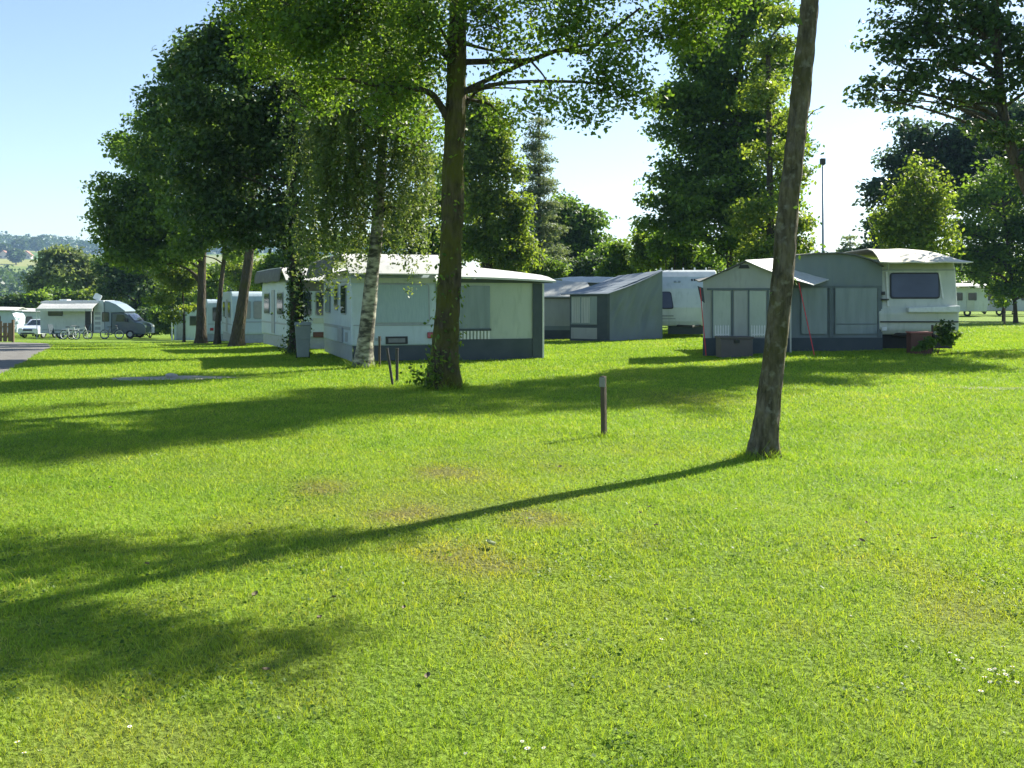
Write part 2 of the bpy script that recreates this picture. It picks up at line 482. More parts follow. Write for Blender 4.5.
def trunk_mesh(mb, pts, r0, r1, seg=18, flare=0.5, rough=0.08, sub=8, fl_h=0.5):
    """tapered trunk with uneven bark swellings and a root flare"""
    path = catmull(pts, sub)
    n = len(path); b = len(mb.v)
    z0 = path[0][2]; ph = random.random() * 10
    for i, p in enumerate(path):
        f = i / (n - 1)
        r = r0 + (r1 - r0) * f
        h = p[2] - z0
        fl = 1 + flare * math.exp(-h / fl_h)
        for k in range(seg):
            a = 2 * math.pi * k / seg
            q = Vector((math.cos(a) * 1.6, math.sin(a) * 1.6, p[2] * 1.3 + ph))
            q2 = Vector((math.cos(a) * 3.5, math.sin(a) * 3.5, p[2] * 4 + ph))
            rr = r * fl * (1 + rough * 1.6 * mnoise.noise(q) + rough * 0.9 * mnoise.noise(q2))
            rr += 0.006 * seg / 24 * (mnoise.noise(Vector((math.cos(a) * 9, math.sin(a) * 9, p[2] * 9 + ph))) + .8 * max(0, mnoise.noise(Vector((math.cos(a) * 3, math.sin(a) * 3, p[2] * 6 + 9 + ph))))) if seg > 18 else 0
            rr *= 1 + 0.35 * flare * math.exp(-h / (fl_h * 0.7)) * math.sin(a * 5 + ph)
            mb.v.append(Vector((p[0] + math.cos(a) * rr, p[1] + math.sin(a) * rr, p[2])))
    for i in range(n - 1):
        for k in range(seg):
            k2 = (k + 1) % seg
            mb.f.append([b + i * seg + k, b + i * seg + k2, b + (i + 1) * seg + k2, b + (i + 1) * seg + k])
    mb.f.append([b + (n - 1) * seg + k for k in range(seg)])
    return path

def sph(n):
    v = RNG.normal(size=(n, 3))
    return v / np.linalg.norm(v, axis=1, keepdims=True)

def leaf_quads(c, size, up=0.7, asp=0.62, rnd=None, out=None):
    n = len(c)
    nr = RNG.normal(size=(n, 3)) * 0.75
    nr[:, 2] += up
    if out is not None: nr += out * 0.6
    nr /= np.linalg.norm(nr, axis=1, keepdims=True)
    a = np.cross(nr, sph(n)); a /= np.linalg.norm(a, axis=1, keepdims=True) + 1e-9
    b = np.cross(nr, a)
    L = (size * RNG.uniform(0.65, 1.35, n))[:, None] * 0.5
    v = np.empty((n, 4, 3))
    v[:, 0] = c - a * L; v[:, 1] = c + b * L * asp - a * L * 0.1
    v[:, 2] = c + a * L - nr * L * 0.25; v[:, 3] = c - b * L * asp - a * L * 0.1
    return v.reshape(-1, 3), np.repeat(RNG.uniform(0, 1, n) if rnd is None else rnd, 4)

def crown_points(lobes, n, sprig_n, sprig_s, weep=0.0, shell=0.45, flat=0.65):
    """leaf centres in sprigs spread through each lobe's volume; lobes: (centre, (rx,ry,rz))"""
    wts = np.array([l[1][0] * l[1][2] * (l[2] if len(l) > 2 else 1) for l in lobes]); wts /= wts.sum()
    ns = max(8, int(n / sprig_n))
    li = RNG.choice(len(lobes), ns, p=wts)
    C = np.array([l[0] for l in lobes])[li]; RR = np.array([l[1] for l in lobes])[li]
    d = sph(ns)
    rad = shell + (1.02 - shell) * RNG.uniform(0, 1, ns) ** 0.55
    # stray shoots beyond the outline
    st_ = RNG.uniform(0, 1, ns) < .07
    rad = np.where(st_, RNG.uniform(1.0, 1.22, ns), rad)
    # uneven outline
    wob = np.array([1 + 0.46 * mnoise.noise(Vector((C[i] * 0.7 + d[i] * 1.9).tolist())) for i in range(ns)])
    S = C + RR * d * (rad * wob)[:, None]
    k = np.repeat(np.arange(ns), sprig_n)
    m = len(k)
    if weep:
        ln = weep * RNG.uniform(0.35, 1.0, ns)
        t = RNG.uniform(0, 1, m)
        sw = RNG.normal(size=(ns, 2)) * 0.22
        P = S[k].copy()
        P[:, 2] -= t * ln[k]
        P[:, :2] += RNG.normal(size=(m, 2)) * sprig_s + sw[k] * t[:, None]
    else:
        off = sph(m) * (RNG.uniform(0, 1, m) ** 0.42)[:, None] * sprig_s * 1.75
        off[:, 2] *= flat
        P = S[k] + off
    rnd = np.clip(0.55 * RNG.uniform(0, 1, ns)[k] + 0.45 * RNG.uniform(0, 1, m), 0, 1)
    o = d[k]
    return P, rnd, o, S, C

def break_up(lobes, k=7):
    """splits each bough mass into smaller uneven ones"""
    out = []
    for l in lobes:
        c, r = l[0], l[1]
        w_ = l[2] if len(l) > 2 else 1.0
        out.append((c + RNG.normal(size=3) * r * .12, r * RNG.uniform(.42, .6), w_ * .8))
        for d_ in sph(k):
            q = RNG.uniform(.34, .64)
            out.append((c + d_ * r * (1.02 - q) * RNG.uniform(.8, 1.22), r * q * np.array((1, 1, RNG.uniform(.6, .95))), w_ * RNG.uniform(.5, 1.3)))
    return out

def prisms(A, B, ra, rb):
    """many thin three-sided twigs"""
    n = len(A)
    t = B - A; t /= np.linalg.norm(t, axis=1, keepdims=True) + 1e-9
    u = np.cross(t, np.array([0.3, 0.2, 0.93])); u /= np.linalg.norm(u, axis=1, keepdims=True) + 1e-9
    w = np.cross(t, u)
    v = np.empty((n, 6, 3))
    for k in range(3):
        a = 2 * math.pi * k / 3
        d = u * math.cos(a) + w * math.sin(a)
        v[:, k] = A + d * ra; v[:, 3 + k] = B + d * rb
    base = (np.arange(n) * 6)[:, None]
    f = np.concatenate([base + np.array([[0, 1, 4, 3]]), base + np.array([[1, 2, 5, 4]]), base + np.array([[2, 0, 3, 5]])], axis=1)
    return v.reshape(-1, 3), f.ravel()

def tree(name, label, d, trunk, lobes, r0, r1, leaf, barkm, n=12000, size=0.12, sprig_n=22, sprig_s=0.28,
         weep=0.0, cat='tree', group=None, twigs=0, limbs=True, limb_r=None, flare=0.5, shell=0.45, depth_r=1.0,
         rough=0.08, up=0.7, seg=16, ground_trunk=True, asp=0.62, limb_p=1.0, brk=True, top_w=1.0, lim0=0.3, flat=0.65, sub=8, limbm=None, fl_h=.5):
    """trunk: list of (px, py) in the photo at depth d; lobes: (px, py, r[, depth offset, ry])"""
    tp = [W(p[0], p[1], d + (p[2] if len(p) > 2 else 0)) for p in trunk]
    base = Vector((tp[0].x, tp[0].y, g(tp[0].x, tp[0].y)))
    root = thing(name, label, cat, base, 0, group)
    loc = [p - base for p in tp]
    if ground_trunk:
        loc[0] = Vector((0, 0, -0.06))
    mb = MB()
    path = trunk_mesh(mb, loc, r0, r1, seg=seg, flare=flare, rough=rough, sub=sub, fl_h=fl_h)
    mb.build('trunk', barkm, root, smooth=True)
    LB = []
    for l in lobes:
        if l[0] == 'w':
            LB.append((np.array(Vector(l[1:4]) - base), np.array(l[4:7])))
            continue
        dd = l[3] if len(l) > 3 else d + random.uniform(-0.35, 0.35) * l[2] * d / F
        c = W(l[0], l[1], dd) - base
        rx = l[2] * dd / F
        rz = (l[4] if len(l) > 4 else l[2] * random.uniform(0.78, 0.95)) * dd / F
        LB.append((np.array(c), np.array((rx, rx * depth_r * random.uniform(0.85, 1.1), rz)), top_w if l[1] < -90 else 1.0))
    if not weep and d > 22:
        n = int(n * .66); size *= 1.25; shell = .2
        sprig_n, sprig_s, flat = int(sprig_n * 2.0), sprig_s * 1.35, flat * .62
    P, rnd, o, S, C = crown_points(break_up(LB) if brk and not weep else LB, n, sprig_n, sprig_s, weep, shell, flat)
    v, rr = leaf_quads(P, size, up=up, rnd=rnd, out=o, asp=asp)
    np_mesh('crown', v, np.arange(len(v)), 4, leaf, root, {'rnd': rr})
    if limbs:
        lm = MB()
        zs = [p[2] for p in path]
        lm.tube([path[q_] for q_ in range(int(len(path) * .2), len(path) - 1, 2)], r1 * .45, 6)
        for c, rr_ in [q_[:2] for q_ in LB]:
            if random.random() > limb_p: continue
            c = Vector(c)
            zt = c.z - 0.30 * math.hypot(c.x - path[-1][0], c.y - path[-1][1]) - 0.2 * rr_[2]
            j = min(range(len(zs)), key=lambda q: abs(zs[q] - zt))
            j = max(j, int(len(zs) * lim0))
            a = Vector(path[j])
            ln = (c - a).length
            m1 = a.lerp(c, 0.33) + Vector((random.uniform(-.10, .10), random.uniform(-.10, .10), random.uniform(.02, .14))) * ln
            m2 = a.lerp(c, 0.68) + Vector((random.uniform(-.12, .12), random.uniform(-.12, .12), random.uniform(-.02, .13))) * ln
            q = catmull([a, m1, m2, c], 4)
            rb = (limb_r or r1 * 0.6)
            lm.tube(q, [rb * (1 - 0.75 * i / (len(q) - 1)) for i in range(len(q))], 6)
        if twigs:
            idx = RNG.choice(len(S), min(twigs, len(S)), replace=False)
            v2, f2 = prisms(C[idx] + RNG.normal(size=(len(idx), 3)) * 0.1, S[idx], limb_r * 0.28 if limb_r else 0.012, 0.004)
            b = len(lm.v)
            lm.v += [Vector(q) for q in v2.tolist()]
            lm.f += (f2.reshape(-1, 4) + b).tolist()
        lm.build('branches', limbm or barkm, root, smooth=True)
    return root, path

def ivy(root, path, i0, i1, n, size, spread, leaf, name='ivy', rad=None):
    """climbing leaves wrapped round a trunk"""
    pts = np.array([p for p in path])
    k = RNG.uniform(i0, i1, n) * (len(pts) - 1)
    lo = np.floor(k).astype(int).clip(0, len(pts) - 2); fr = (k - lo)[:, None]
    c = pts[lo] * (1 - fr) + pts[lo + 1] * fr
    a = RNG.uniform(0, 2 * math.pi, n)
    clump = np.array([mnoise.noise(Vector((math.cos(t) * 1.5, math.sin(t) * 1.5, float(z) * 2))) for t, z in zip(a, c[:, 2])])
    r = rad + np.abs(RNG.normal(size=n)) * spread * (0.7 + 1.2 * np.clip(clump, -.5, 1))
    o = np.stack([np.cos(a), np.sin(a), np.zeros(n)], 1)
    v, rr = leaf_quads(c + o * r[:, None], size, up=0.5, out=o * 1.6)
    return np_mesh(name, v, np.arange(len(v)), 4, leaf, root, {'rnd': rr})

def bush(name, label, px, d, lobes, leaf, n, size, cat='bush', group=None, stem=True, sprig_s=0.18, stem_r=0.05):
    x = X(px, d)
    base = Vector((x, d, g(x, d)))
    root = thing(name, label, cat, base, 0, group)
    LB = []
    for l in lobes:
        dd = d + (l[3] if len(l) > 3 else 0)
        c = W(l[0], l[1], dd) - base
        rx = l[2] * dd / F
        rz = (l[4] if len(l) > 4 else l[2] * 0.85) * dd / F
        LB.append((np.array(c), np.array((rx, rx, rz))))
    P, rnd, o, S, C = crown_points(break_up(LB, 4), int(n * .7), 24, sprig_s * 1.2, shell=.2)
    size *= 1.25
    P[:, 2] = np.maximum(P[:, 2], 0.02)
    v, rr = leaf_quads(P, size, rnd=rnd, out=o)
    np_mesh('foliage', v, np.arange(len(v)), 4, leaf, root, {'rnd': rr})
    if stem:
        mb = MB()
        for c, r_ in LB:
            mb.tube(catmull([(0, 0, -0.03), Vector(c) * 0.55 + Vector((0, 0, .05)), Vector(c)], 4), [stem_r * (1 - 0.06 * i) for i in range(9)], 6)
        mb.build('stem', M['bark_dark'], root, smooth=True)
    return root

# ------------------------------------------------------------------ ground
DRY = []
for (px, py, r) in [(545, 517, 0.34), (400, 517, 0.42), (455, 474, 0.45), (590, 600, 0.30), (540, 640, 0.35), (640, 540, .25),
                    (330, 585, 0.25), (240, 530, 0.35), (800, 640, 0.30), (470, 560, 0.5), (680, 400, 1.1), (320, 490, 0.4), (440, 600, .35),
                    (950, 620, .3), (700, 700, .22), (180, 600, .3), (560, 470, .3)]:
    p = ground_at(px, py)
    DRY.append((p.x, p.y, r * random.uniform(0.9, 1.3), 1.25 if (px, py) in ((545, 517), (400, 517), (455, 474), (320, 490), (470, 560)) else .55))
for (px, py, r, k_) in [(500, 590, 1.7, .42), (620, 640, 1.3, .38), (900, 690, 1.2, .32), (420, 500, 1.6, .38), (780, 600, 1.6, .25)]:
    p = ground_at(px, py)
    DRY.append((p.x, p.y, r, k_))

def vnoise(x, y, s, seed=0):
    """smooth value noise on arrays"""
    x = np.asarray(x) / s; y = np.asarray(y) / s
    xi = np.floor(x).astype(np.int64); yi = np.floor(y).astype(np.int64)
    fx = x - xi; fy = y - yi
    fx = fx * fx * (3 - 2 * fx); fy = fy * fy * (3 - 2 * fy)
    def h(a, b):
        n = (a * 374761393 + b * 668265263 + seed * 1442695041) & 0x7fffffff
        n = ((n ^ (n >> 13)) * 1274126177) & 0x7fffffff
        return ((n ^ (n >> 16)) & 0xffff) / 65535.0
    return (h(xi, yi) * (1 - fx) + h(xi + 1, yi) * fx) * (1 - fy) + (h(xi, yi + 1) * (1 - fx) + h(xi + 1, yi + 1) * fx) * fy

def dryness(x, y):
    w = np.zeros_like(x)
    nx = x + 0.30 * (vnoise(x, y, 0.35, 3) - 0.5) + 0.12 * (vnoise(x, y, 0.11, 4) - .5)
    ny = y + 0.30 * (vnoise(x, y, 0.35, 5) - 0.5)
    for (a, b, r, s) in DRY:
        q = ((nx - a) ** 2 + ((ny - b) * 0.8) ** 2) / (r * r)
        w = np.maximum(w, s * np.exp(-q * 1.3) * 0.9)
    base = 0.5 * vnoise(x, y, 1.3, 1) + 0.3 * vnoise(x, y, 0.4, 2) + 0.2 * vnoise(x, y, 4.0, 6)
    return np.clip(w * 0.74 + np.clip(base - 0.45, 0, 1) * 1.1 * np.clip(1.25 - y / 14, 0.25, 1), 0, 1)

def build_ground():
    nr, na = 270, 400
    rad = 0.4 * (2300 / 0.4) ** (np.linspace(0, 1, nr))
    # angles packed into the half in front of the photographer
    t = np.linspace(0, 1, na, endpoint=False)
    th = 2 * math.pi * t
    th = th - 0.6 * np.sin(th - math.pi / 2 + math.pi) * 0  # even spread
    Rr, T = np.meshgrid(rad, th, indexing='ij')
    x = Rr * np.cos(T); y = Rr * np.sin(T)
    z = gz(x, y)
    v = np.stack([x, y, z], -1).reshape(-1, 3)
    v = np.concatenate([v, [[0, 0, g(0, 0)]]])
    i, j = np.meshgrid(np.arange(nr - 1), np.arange(na), indexing='ij')
    j2 = (j + 1) % na
    f = np.stack([i * na + j, (i + 1) * na + j, (i + 1) * na + j2, i * na + j2], -1).reshape(-1)
    dr = dryness(v[:, 0], v[:, 1])
    m, nt, out = new_mat('lawn_soil_and_turf')
    L = nt.links.new
    b = N(nt, 'ShaderNodeBsdfPrincipled'); b.inputs['Roughness'].default_value = 0.9; b.inputs['Specular IOR Level'].default_value = 0.1
    tc = N(nt, 'ShaderNodeTexCoord')
    at = N(nt, 'ShaderNodeAttribute', attribute_name='dry')
    n1 = N(nt, 'ShaderNodeTexNoise'); n1.inputs['Scale'].default_value = 0.55; n1.inputs['Detail'].default_value = 8
    n2 = N(nt, 'ShaderNodeTexNoise'); n2.inputs['Scale'].default_value = 28; n2.inputs['Detail'].default_value = 6
    L(tc.outputs['Object'], n1.inputs['Vector']); L(tc.outputs['Object'], n2.inputs['Vector'])
    r1 = ramp(nt, [(0.30, (0.108, 0.185, 0.018)), (0.5, (0.150, 0.238, 0.022)), (0.70, (0.190, 0.268, 0.030))])
    L(n1.outputs[0], r1.inputs[0])
    mx = N(nt, 'ShaderNodeMix', data_type='RGBA')
    L(at.outputs['Fac'], mx.inputs[0]); L(r1.outputs[0], mx.inputs[6]); mx.inputs[7].default_value = (0.13, 0.115, 0.04, 1)
    r2 = ramp(nt, [(0.3, (0.55, 0.55, 0.55)), (0.7, (1.25, 1.25, 1.25))]); L(n2.outputs[0], r2.inputs[0])
    mu = N(nt, 'ShaderNodeMix', data_type='RGBA', blend_type='MULTIPLY'); mu.inputs[0].default_value = 1
    L(mx.outputs[2], mu.inputs[6]); L(r2.outputs[0], mu.inputs[7])
    L(mu.outputs[2], b.inputs['Base Color'])
    bp = N(nt, 'ShaderNodeBump'); bp.inputs['Strength'].default_value = 0.8; bp.inputs['Distance'].default_value = 0.05
    L(n2.outputs[0], bp.inputs['Height']); L(bp.outputs[0], b.inputs['Normal'])
    L(b.outputs[0], out.inputs[0])
    # fan for the centre
    fan = [[nr * na, j, (j + 1) % na] for j in range(na)]
    o = np_mesh('ground', v, f, 4, m, None, {'dry': dr}, smooth=True)
    tag(o, kind='structure')
    return o
build_ground()

def grass_material():
    m, nt, out = new_mat('grass_blade')
    L = nt.links.new
    at = N(nt, 'ShaderNodeAttribute', attribute_name='rnd')
    dr = N(nt, 'ShaderNodeAttribute', attribute_name='dry')
    r1 = ramp(nt, [(0.02, (0.066, 0.150, 0.014)), (0.18, (0.128, 0.252, 0.022)), (0.45, (0.205, 0.335, 0.036)), (0.8, (0.290, 0.392, 0.052)), (0.97, (0.46, 0.45, 0.15))])
    L(at.outputs['Fac'], r1.inputs[0])
    r2 = ramp(nt, [(0.0, (0.18, 0.20, 0.022)), (0.55, (0.36, 0.345, 0.042)), (1.0, (0.42, 0.34, 0.12))])
    L(at.outputs['Fac'], r2.inputs[0])
    mx = N(nt, 'ShaderNodeMix', data_type='RGBA')
    L(dr.outputs['Fac'], mx.inputs[0]); L(r1.outputs[0], mx.inputs[6]); L(r2.outputs[0], mx.inputs[7])
    b = N(nt, 'ShaderNodeBsdfPrincipled'); b.inputs['Roughness'].default_value = 0.55; b.inputs['Specular IOR Level'].default_value = 0.22
    L(mx.outputs[2], b.inputs['Base Color'])
    t = N(nt, 'ShaderNodeBsdfTranslucent')
    mu = N(nt, 'ShaderNodeMix', data_type='RGBA', blend_type='MULTIPLY'); mu.inputs[0].default_value = 1
    L(mx.outputs[2], mu.inputs[6]); mu.inputs[7].default_value = (1.5, 1.4, 0.6, 1)
    L(mu.outputs[2], t.inputs[0])
    ms = N(nt, 'ShaderNodeMixShader'); ms.inputs[0].default_value = 0.45
    L(b.outputs[0], ms.inputs[1]); L(t.outputs[0], ms.inputs[2]); L(ms.outputs[0], out.inputs[0])
    return m
M['grass'] = grass_material()

BARE = []      # ground without blades: (x, y, rx, ry)
for (px, py, rx, ry) in [(165, 378, 1.9, 0.75), (215, 377, 1.0, .4)]:
    p = ground_at(px, py); BARE.append((p.x, p.y, rx, ry))

LANE = [ground_at(-60, 388), ground_at(0, 374), ground_at(23, 363), ground_at(51, 347.5), ground_at(48, 344), ground_at(20, 342.5)]
TUFTS = [(2.55, 10.14, .15, .9), (-1.23, 17.8, .36, 1.1), (ground_at(604, 437).x, ground_at(604, 437).y, .04, .4), (X(363, 23.4), 23.4, .26, 1.2), (X(297, 30), 30, .3, 1.2)]
def build_grass(n, y0, y1, name, k, seg2):
    """short mown blades, more to the square metre near the photographer"""
    # density falls with distance: sample y from p(y) ~ width(y) * y^-1.5
    u = RNG.uniform(0, 1, n)
    y = (math.sqrt(y0) + u * (math.sqrt(y1) - math.sqrt(y0))) ** 2
    hw = y * 0.56 + 3.0
    x = RNG.uniform(-1, 1, n) * hw
    for (tx_, ty_, tr_, k_) in TUFTS:
        if y0 <= ty_ < y1:
            m_ = int(700 * k_)
            a_ = RNG.uniform(0, 2 * math.pi, m_); q_ = tr_ * .9 + np.abs(RNG.normal(size=m_)) * 0.13
            x = np.concatenate([x, tx_ + np.cos(a_) * q_]); y = np.concatenate([y, ty_ + np.sin(a_) * q_])
    n = len(x)
    keep = RNG.uniform(0, 1, n) > _ss(.86, 1.0, np.abs(x) / (y * .56 + 3.0))
    for (a, b, rx, ry) in BARE:
        q = ((x - a) / rx) ** 2 + ((y - b) / ry) ** 2
        keep &= RNG.uniform(0, 1, n) > np.exp(-q ** 2) * 0.97
    dr = dryness(x, y)
    keep &= RNG.uniform(0, 1, n) > np.clip(dr - 0.45, 0, 1) * 1.1
    ly = np.array([p.y for p in LANE]); lx = np.array([p.x for p in LANE])
    keep &= (x > np.interp(y, ly, lx) + 0.12 * (vnoise(x, y, .5, 9) - .5)) | (y > ly[-1]) | (y < ly[0])
    if y1 > 20: keep &= RNG.uniform(0, 1, n) > _ss(30, 60, y)
    x = x[keep]; y = y[keep]; dr = dr[keep]; n = len(x)
    # tuft variation
    tuft = vnoise(x, y, 0.16, 21) * 0.6 + vnoise(x, y, 0.7, 22) * 0.4
    h = (0.012 + 0.024 * tuft + RNG.exponential(0.0045, n)) * (1 + 0.25 * RNG.normal(size=n)).clip(0.4, 2.0) * (1 - 0.35 * dr)
    for (tx_, ty_, tr_, k_) in TUFTS:
        dd = np.hypot(x - tx_, y - ty_)
        h *= 1 + k_ * np.exp(-(np.maximum(dd - tr_, 0) / 0.10) ** 2) * RNG.uniform(0, 2.4, n) ** 1.5
    h *= 1 + np.clip((y - 8) / 40, 0, 0.4)
    w = (0.0030 if seg2 else 0.0034) * (y / 3.4) ** 0.85 * RNG.uniform(0.7, 1.4, n)
    z = gz(x, y) - 0.004
    an = RNG.uniform(0, 2 * math.pi, n)
    ln = np.abs(RNG.normal(size=n)) * 0.75 + 0.25
    la = RNG.uniform(0, 2 * math.pi, n)
    dx, dy = np.cos(an) * w * 0.5, np.sin(an) * w * 0.5
    lx, ly = np.cos(la) * ln * h, np.sin(la) * ln * h
    rnd = np.clip(0.62 * RNG.uniform(0, 1, n) + 0.26 * vnoise(x, y, 0.12, 33) + 0.22 * vnoise(x, y, 0.5, 31) + 0.18 * vnoise(x, y, 2.3, 32) - .16, 0, 1)
    if seg2:
        v = np.empty((n, 5, 3))
        v[:, 0] = np.stack([x - dx, y - dy, z], 1); v[:, 1] = np.stack([x + dx, y + dy, z], 1)
        v[:, 2] = np.stack([x + dx * .75 + lx * .35, y + dy * .75 + ly * .35, z + h * .6], 1)
        v[:, 3] = np.stack([x - dx * .75 + lx * .35, y - dy * .75 + ly * .35, z + h * .6], 1)
        v[:, 4] = np.stack([x + lx, y + ly, z + h], 1)
        b = (np.arange(n) * 5)[:, None]
        f = np.concatenate([b + [[0, 1, 2]], b + [[0, 2, 3]], b + [[3, 2, 4]]], 1).ravel()
        nv = 5
    else:
        v = np.empty((n, 3, 3))
        v[:, 0] = np.stack([x - dx, y - dy, z], 1); v[:, 1] = np.stack([x + dx, y + dy, z], 1)
        v[:, 2] = np.stack([x + lx, y + ly, z + h], 1)
        f = np.arange(n * 3); nv = 3
    o = np_mesh(name, v.reshape(-1, 3), f, 3, M['grass'], None, {'rnd': np.repeat(rnd, nv), 'dry': np.repeat(dr, nv)})
    return tag(o, 'short sunlit mown grass covering the lawn' if seg2 else 'mown grass of the farther lawn around the caravans', 'grass', kind='stuff')
build_grass(310000, 2.2, 7.0, 'grass', 1, True)
build_grass(1350000, 7.0, 62.0, 'grass', 1, False)

def build_clover(n):
    y = (math.sqrt(2.6) + RNG.uniform(0, 1, n) * (math.sqrt(12) - math.sqrt(2.6))) ** 2
    x = RNG.uniform(-1, 1, n) * (y * .56 + .9)
    keep = (vnoise(x, y, .45, 51) * .65 + vnoise(x, y, .15, 52) * .35) > .60
    x, y = x[keep], y[keep]; n = len(x)
    z = gz(x, y) + RNG.uniform(.012, .032, n)
    v, rr = leaf_quads(np.stack([x, y, z], 1), .017, up=1.6, asp=.9)
    return tag(np_mesh('clover', v, np.arange(len(v)), 4, M['leaf_bright'], None, {'rnd': rr}), 'clover and small broad leaved weeds growing through the near lawn', 'clover', kind='stuff')
build_clover(45000)

def strip(name, left, right, mat, dz, kind='structure'):
    mb = MB()
    L1 = catmull(left, 6); R1 = catmull(right, 6)
    rows = []
    for a, b in zip(L1, R1):
        row = []
        for k in range(9):
            p = Vector(a).lerp(Vector(b), k / 8)
            row.append((p.x, p.y, g(p.x, p.y) + dz))
        rows.append(row)
    mb.sheet(rows, 0.05)
    return tag(mb.build(name, mat), kind=kind)

# tarmac lane on the left
lane_r = LANE
lane_l = [p + Vector((-9, 0.5, 0)) for p in lane_r]
strip('road', [tuple(p) for p in lane_l], [tuple(p) for p in lane_r], M['asphalt'], 0.004 + 0.008)

# gravel pitch patch on the left and on the right
def patch(name, px, py, rx, ry, mat, dz):
    c = ground_at(px, py)
    mb = MB(); b = 0
    n = 40
    mb.v.append(Vector((c.x, c.y, g(c.x, c.y) + dz)))
    for ring in (0.5, 1.0):
        for i in range(n):
            a = 2 * math.pi * i / n
            k = ring * (1 + 0.35 * mnoise.noise(Vector((math.cos(a) * 2 + px, math.sin(a) * 2, 0.3))))
            x, y = c.x + math.cos(a) * rx * k, c.y + math.sin(a) * ry * k
            mb.v.append(Vector((x, y, g(x, y) + dz * (1 if ring < 1 else -2))))
    for i in range(n):
        j = (i + 1) % n
        mb.f.append([0, 1 + i, 1 + j]); mb.f.append([1 + i, 1 + n + i, 1 + n + j, 1 + j])
    return tag(mb.build(name, mat, smooth=True), kind='structure')
patch('gravel_path', 170, 378, 1.75, 0.75, M['gravel'], 0.012)
patch('gravel_path', 1008, 388.5, 1.5, 0.35, M['gravel_dull'], 0.006)

# stone on the gravel
p = ground_at(172, 378)
mb = MB(); bm = bmesh.new(); bmesh.ops.create_icosphere(bm, subdivisions=3, radius=1)
for v_ in bm.verts:
    k = 1 + 0.35 * mnoise.noise(v_.co * 1.3 + Vector((3, 1, 2)))
    v_.co = Vector((v_.co.x * 0.11 * k, v_.co.y * 0.09 * k, v_.co.z * 0.075 * k + 0.035))
me = bpy.data.meshes.new('stone'); bm.to_mesh(me); bm.free(); me.materials.append(M['stone'])
o = bpy.data.objects.new('stone', me); COL.objects.link(o); o.location = (p.x, p.y, p.z)
tag(o, 'lone grey stone lying on the gravel patch', 'stone')

# ------------------------------------------------------------------ caravans
def caravan_body(root, Wd, L, H, mat, zb=0.42, lean=0.12, name='body', nose=None):
    prof = nose or [(0.0, zb), (0.0, 0.55), (lean, H - 0.42), (lean + 0.06, H - 0.22), (lean + 0.20, H - 0.08), (lean + 0.42, H),
                    (L - 0.45, H), (L - 0.22, H - 0.1), (L - 0.12, H - 0.3), (L, 1.1), (L - 0.06, zb)]
    mb = MB()
    mb.poly_prism((-Wd / 2, 0, 0), (0, 1, 0), (0, 0, 1), (1, 0, 0), prof, 0, Wd)
    return mb.build(name, mat, root, bevel=0.05, smooth=False, seg=3)

def end_face(Wd, zb, lean, H):
    f = Face((-Wd / 2, 0), (Wd / 2, 0))
    V = Vector((0, lean / (H - 0.42 - 0.55), 1)).normalized()
    f.O = Vector((-Wd / 2, 0, 0)) - V * (0.55 / V.z) + Vector((0, 0, 0.55))
    f.V = V; f.N = f.U.cross(V)
    return f

def window(root, face, s0, s1, t0, t1, glass, frame='dark_trim', fw=0.05, skew=0.0, rad=0.07, d=0.0):
    def rr(s0, s1, t0, t1, r):
        P = []
        for (cx, cy, a0) in ((s1 - r, t1 - r, 0), (s0 + r, t1 - r, 90), (s0 + r, t0 + r, 180), (s1 - r, t0 + r, 270)):
            for k in range(4):
                a = R(a0 + 30 * k)
                x = cx + r * math.cos(a); y = cy + r * math.sin(a)
                P.append((x + skew * (y - t0), y))
        return P
    mb = MB(); face.prism(mb, rr(s0 - fw, s1 + fw, t0 - fw, t1 + fw, rad + fw * .6), d + 0.004, d + 0.022)
    fr = mb.build('window', M[frame], root)
    mb = MB(); face.prism(mb, rr(s0, s1, t0, t1, rad), d + 0.012, d + 0.034)
    mb.build('pane', M[glass], fr)
    return fr

def wheel(root, x, y, r, w=0.19):
    mb = MB(); mb.ring((x, y, r), (1, 0, 0), r * 0.78, r * 0.24, 28, 8)
    t = mb.build('wheel', M['tyre'], root, smooth=True)
    mb = MB(); mb.disc((x, y, r), (1, 0, 0), r * 0.66, w * 0.6, 20)
    mb.build('rim', M['steel'], t, bevel=0.01)
    return t

def hip_roof(root, x0, x1, y0, y1, z_e, z_r, run, mat, left_drop=0.0, right_drop=0.0, name='roof_cover', th=0.03, ins=0.1, flatc=False):
    """sheet roof on a caravan: slopes down to the eave that faces the viewer, arched across"""
    mb = MB(); rows = []
    for (y, zz, i_) in ((y0, z_e, 0), (y0 + run * .33, z_e + (z_r - z_e) * .42, ins * .4), (y0 + run * 0.66, z_e + (z_r - z_e) * .78, ins * .7), (y0 + run, z_r, ins), ((y0 + y1) / 2, z_r + 0.02, ins), (y1, z_r, ins)):
        row = []
        for k in range(13):
            s = k / 12
            q = 2 * s - 1
            drop = (left_drop if q < 0 else right_drop) * abs(q) ** 4
            row.append((x0 + i_ + (x1 - x0 - 2 * i_) * s, y, zz - drop * (0.25 if y == y0 else 1) + (0.0 if flatc else 0.01 * math.sin(k * 1.9 + y))))
        rows.append(row)
    mb.sheet(rows, th)
    return mb.build(name, mat, root, smooth=False)

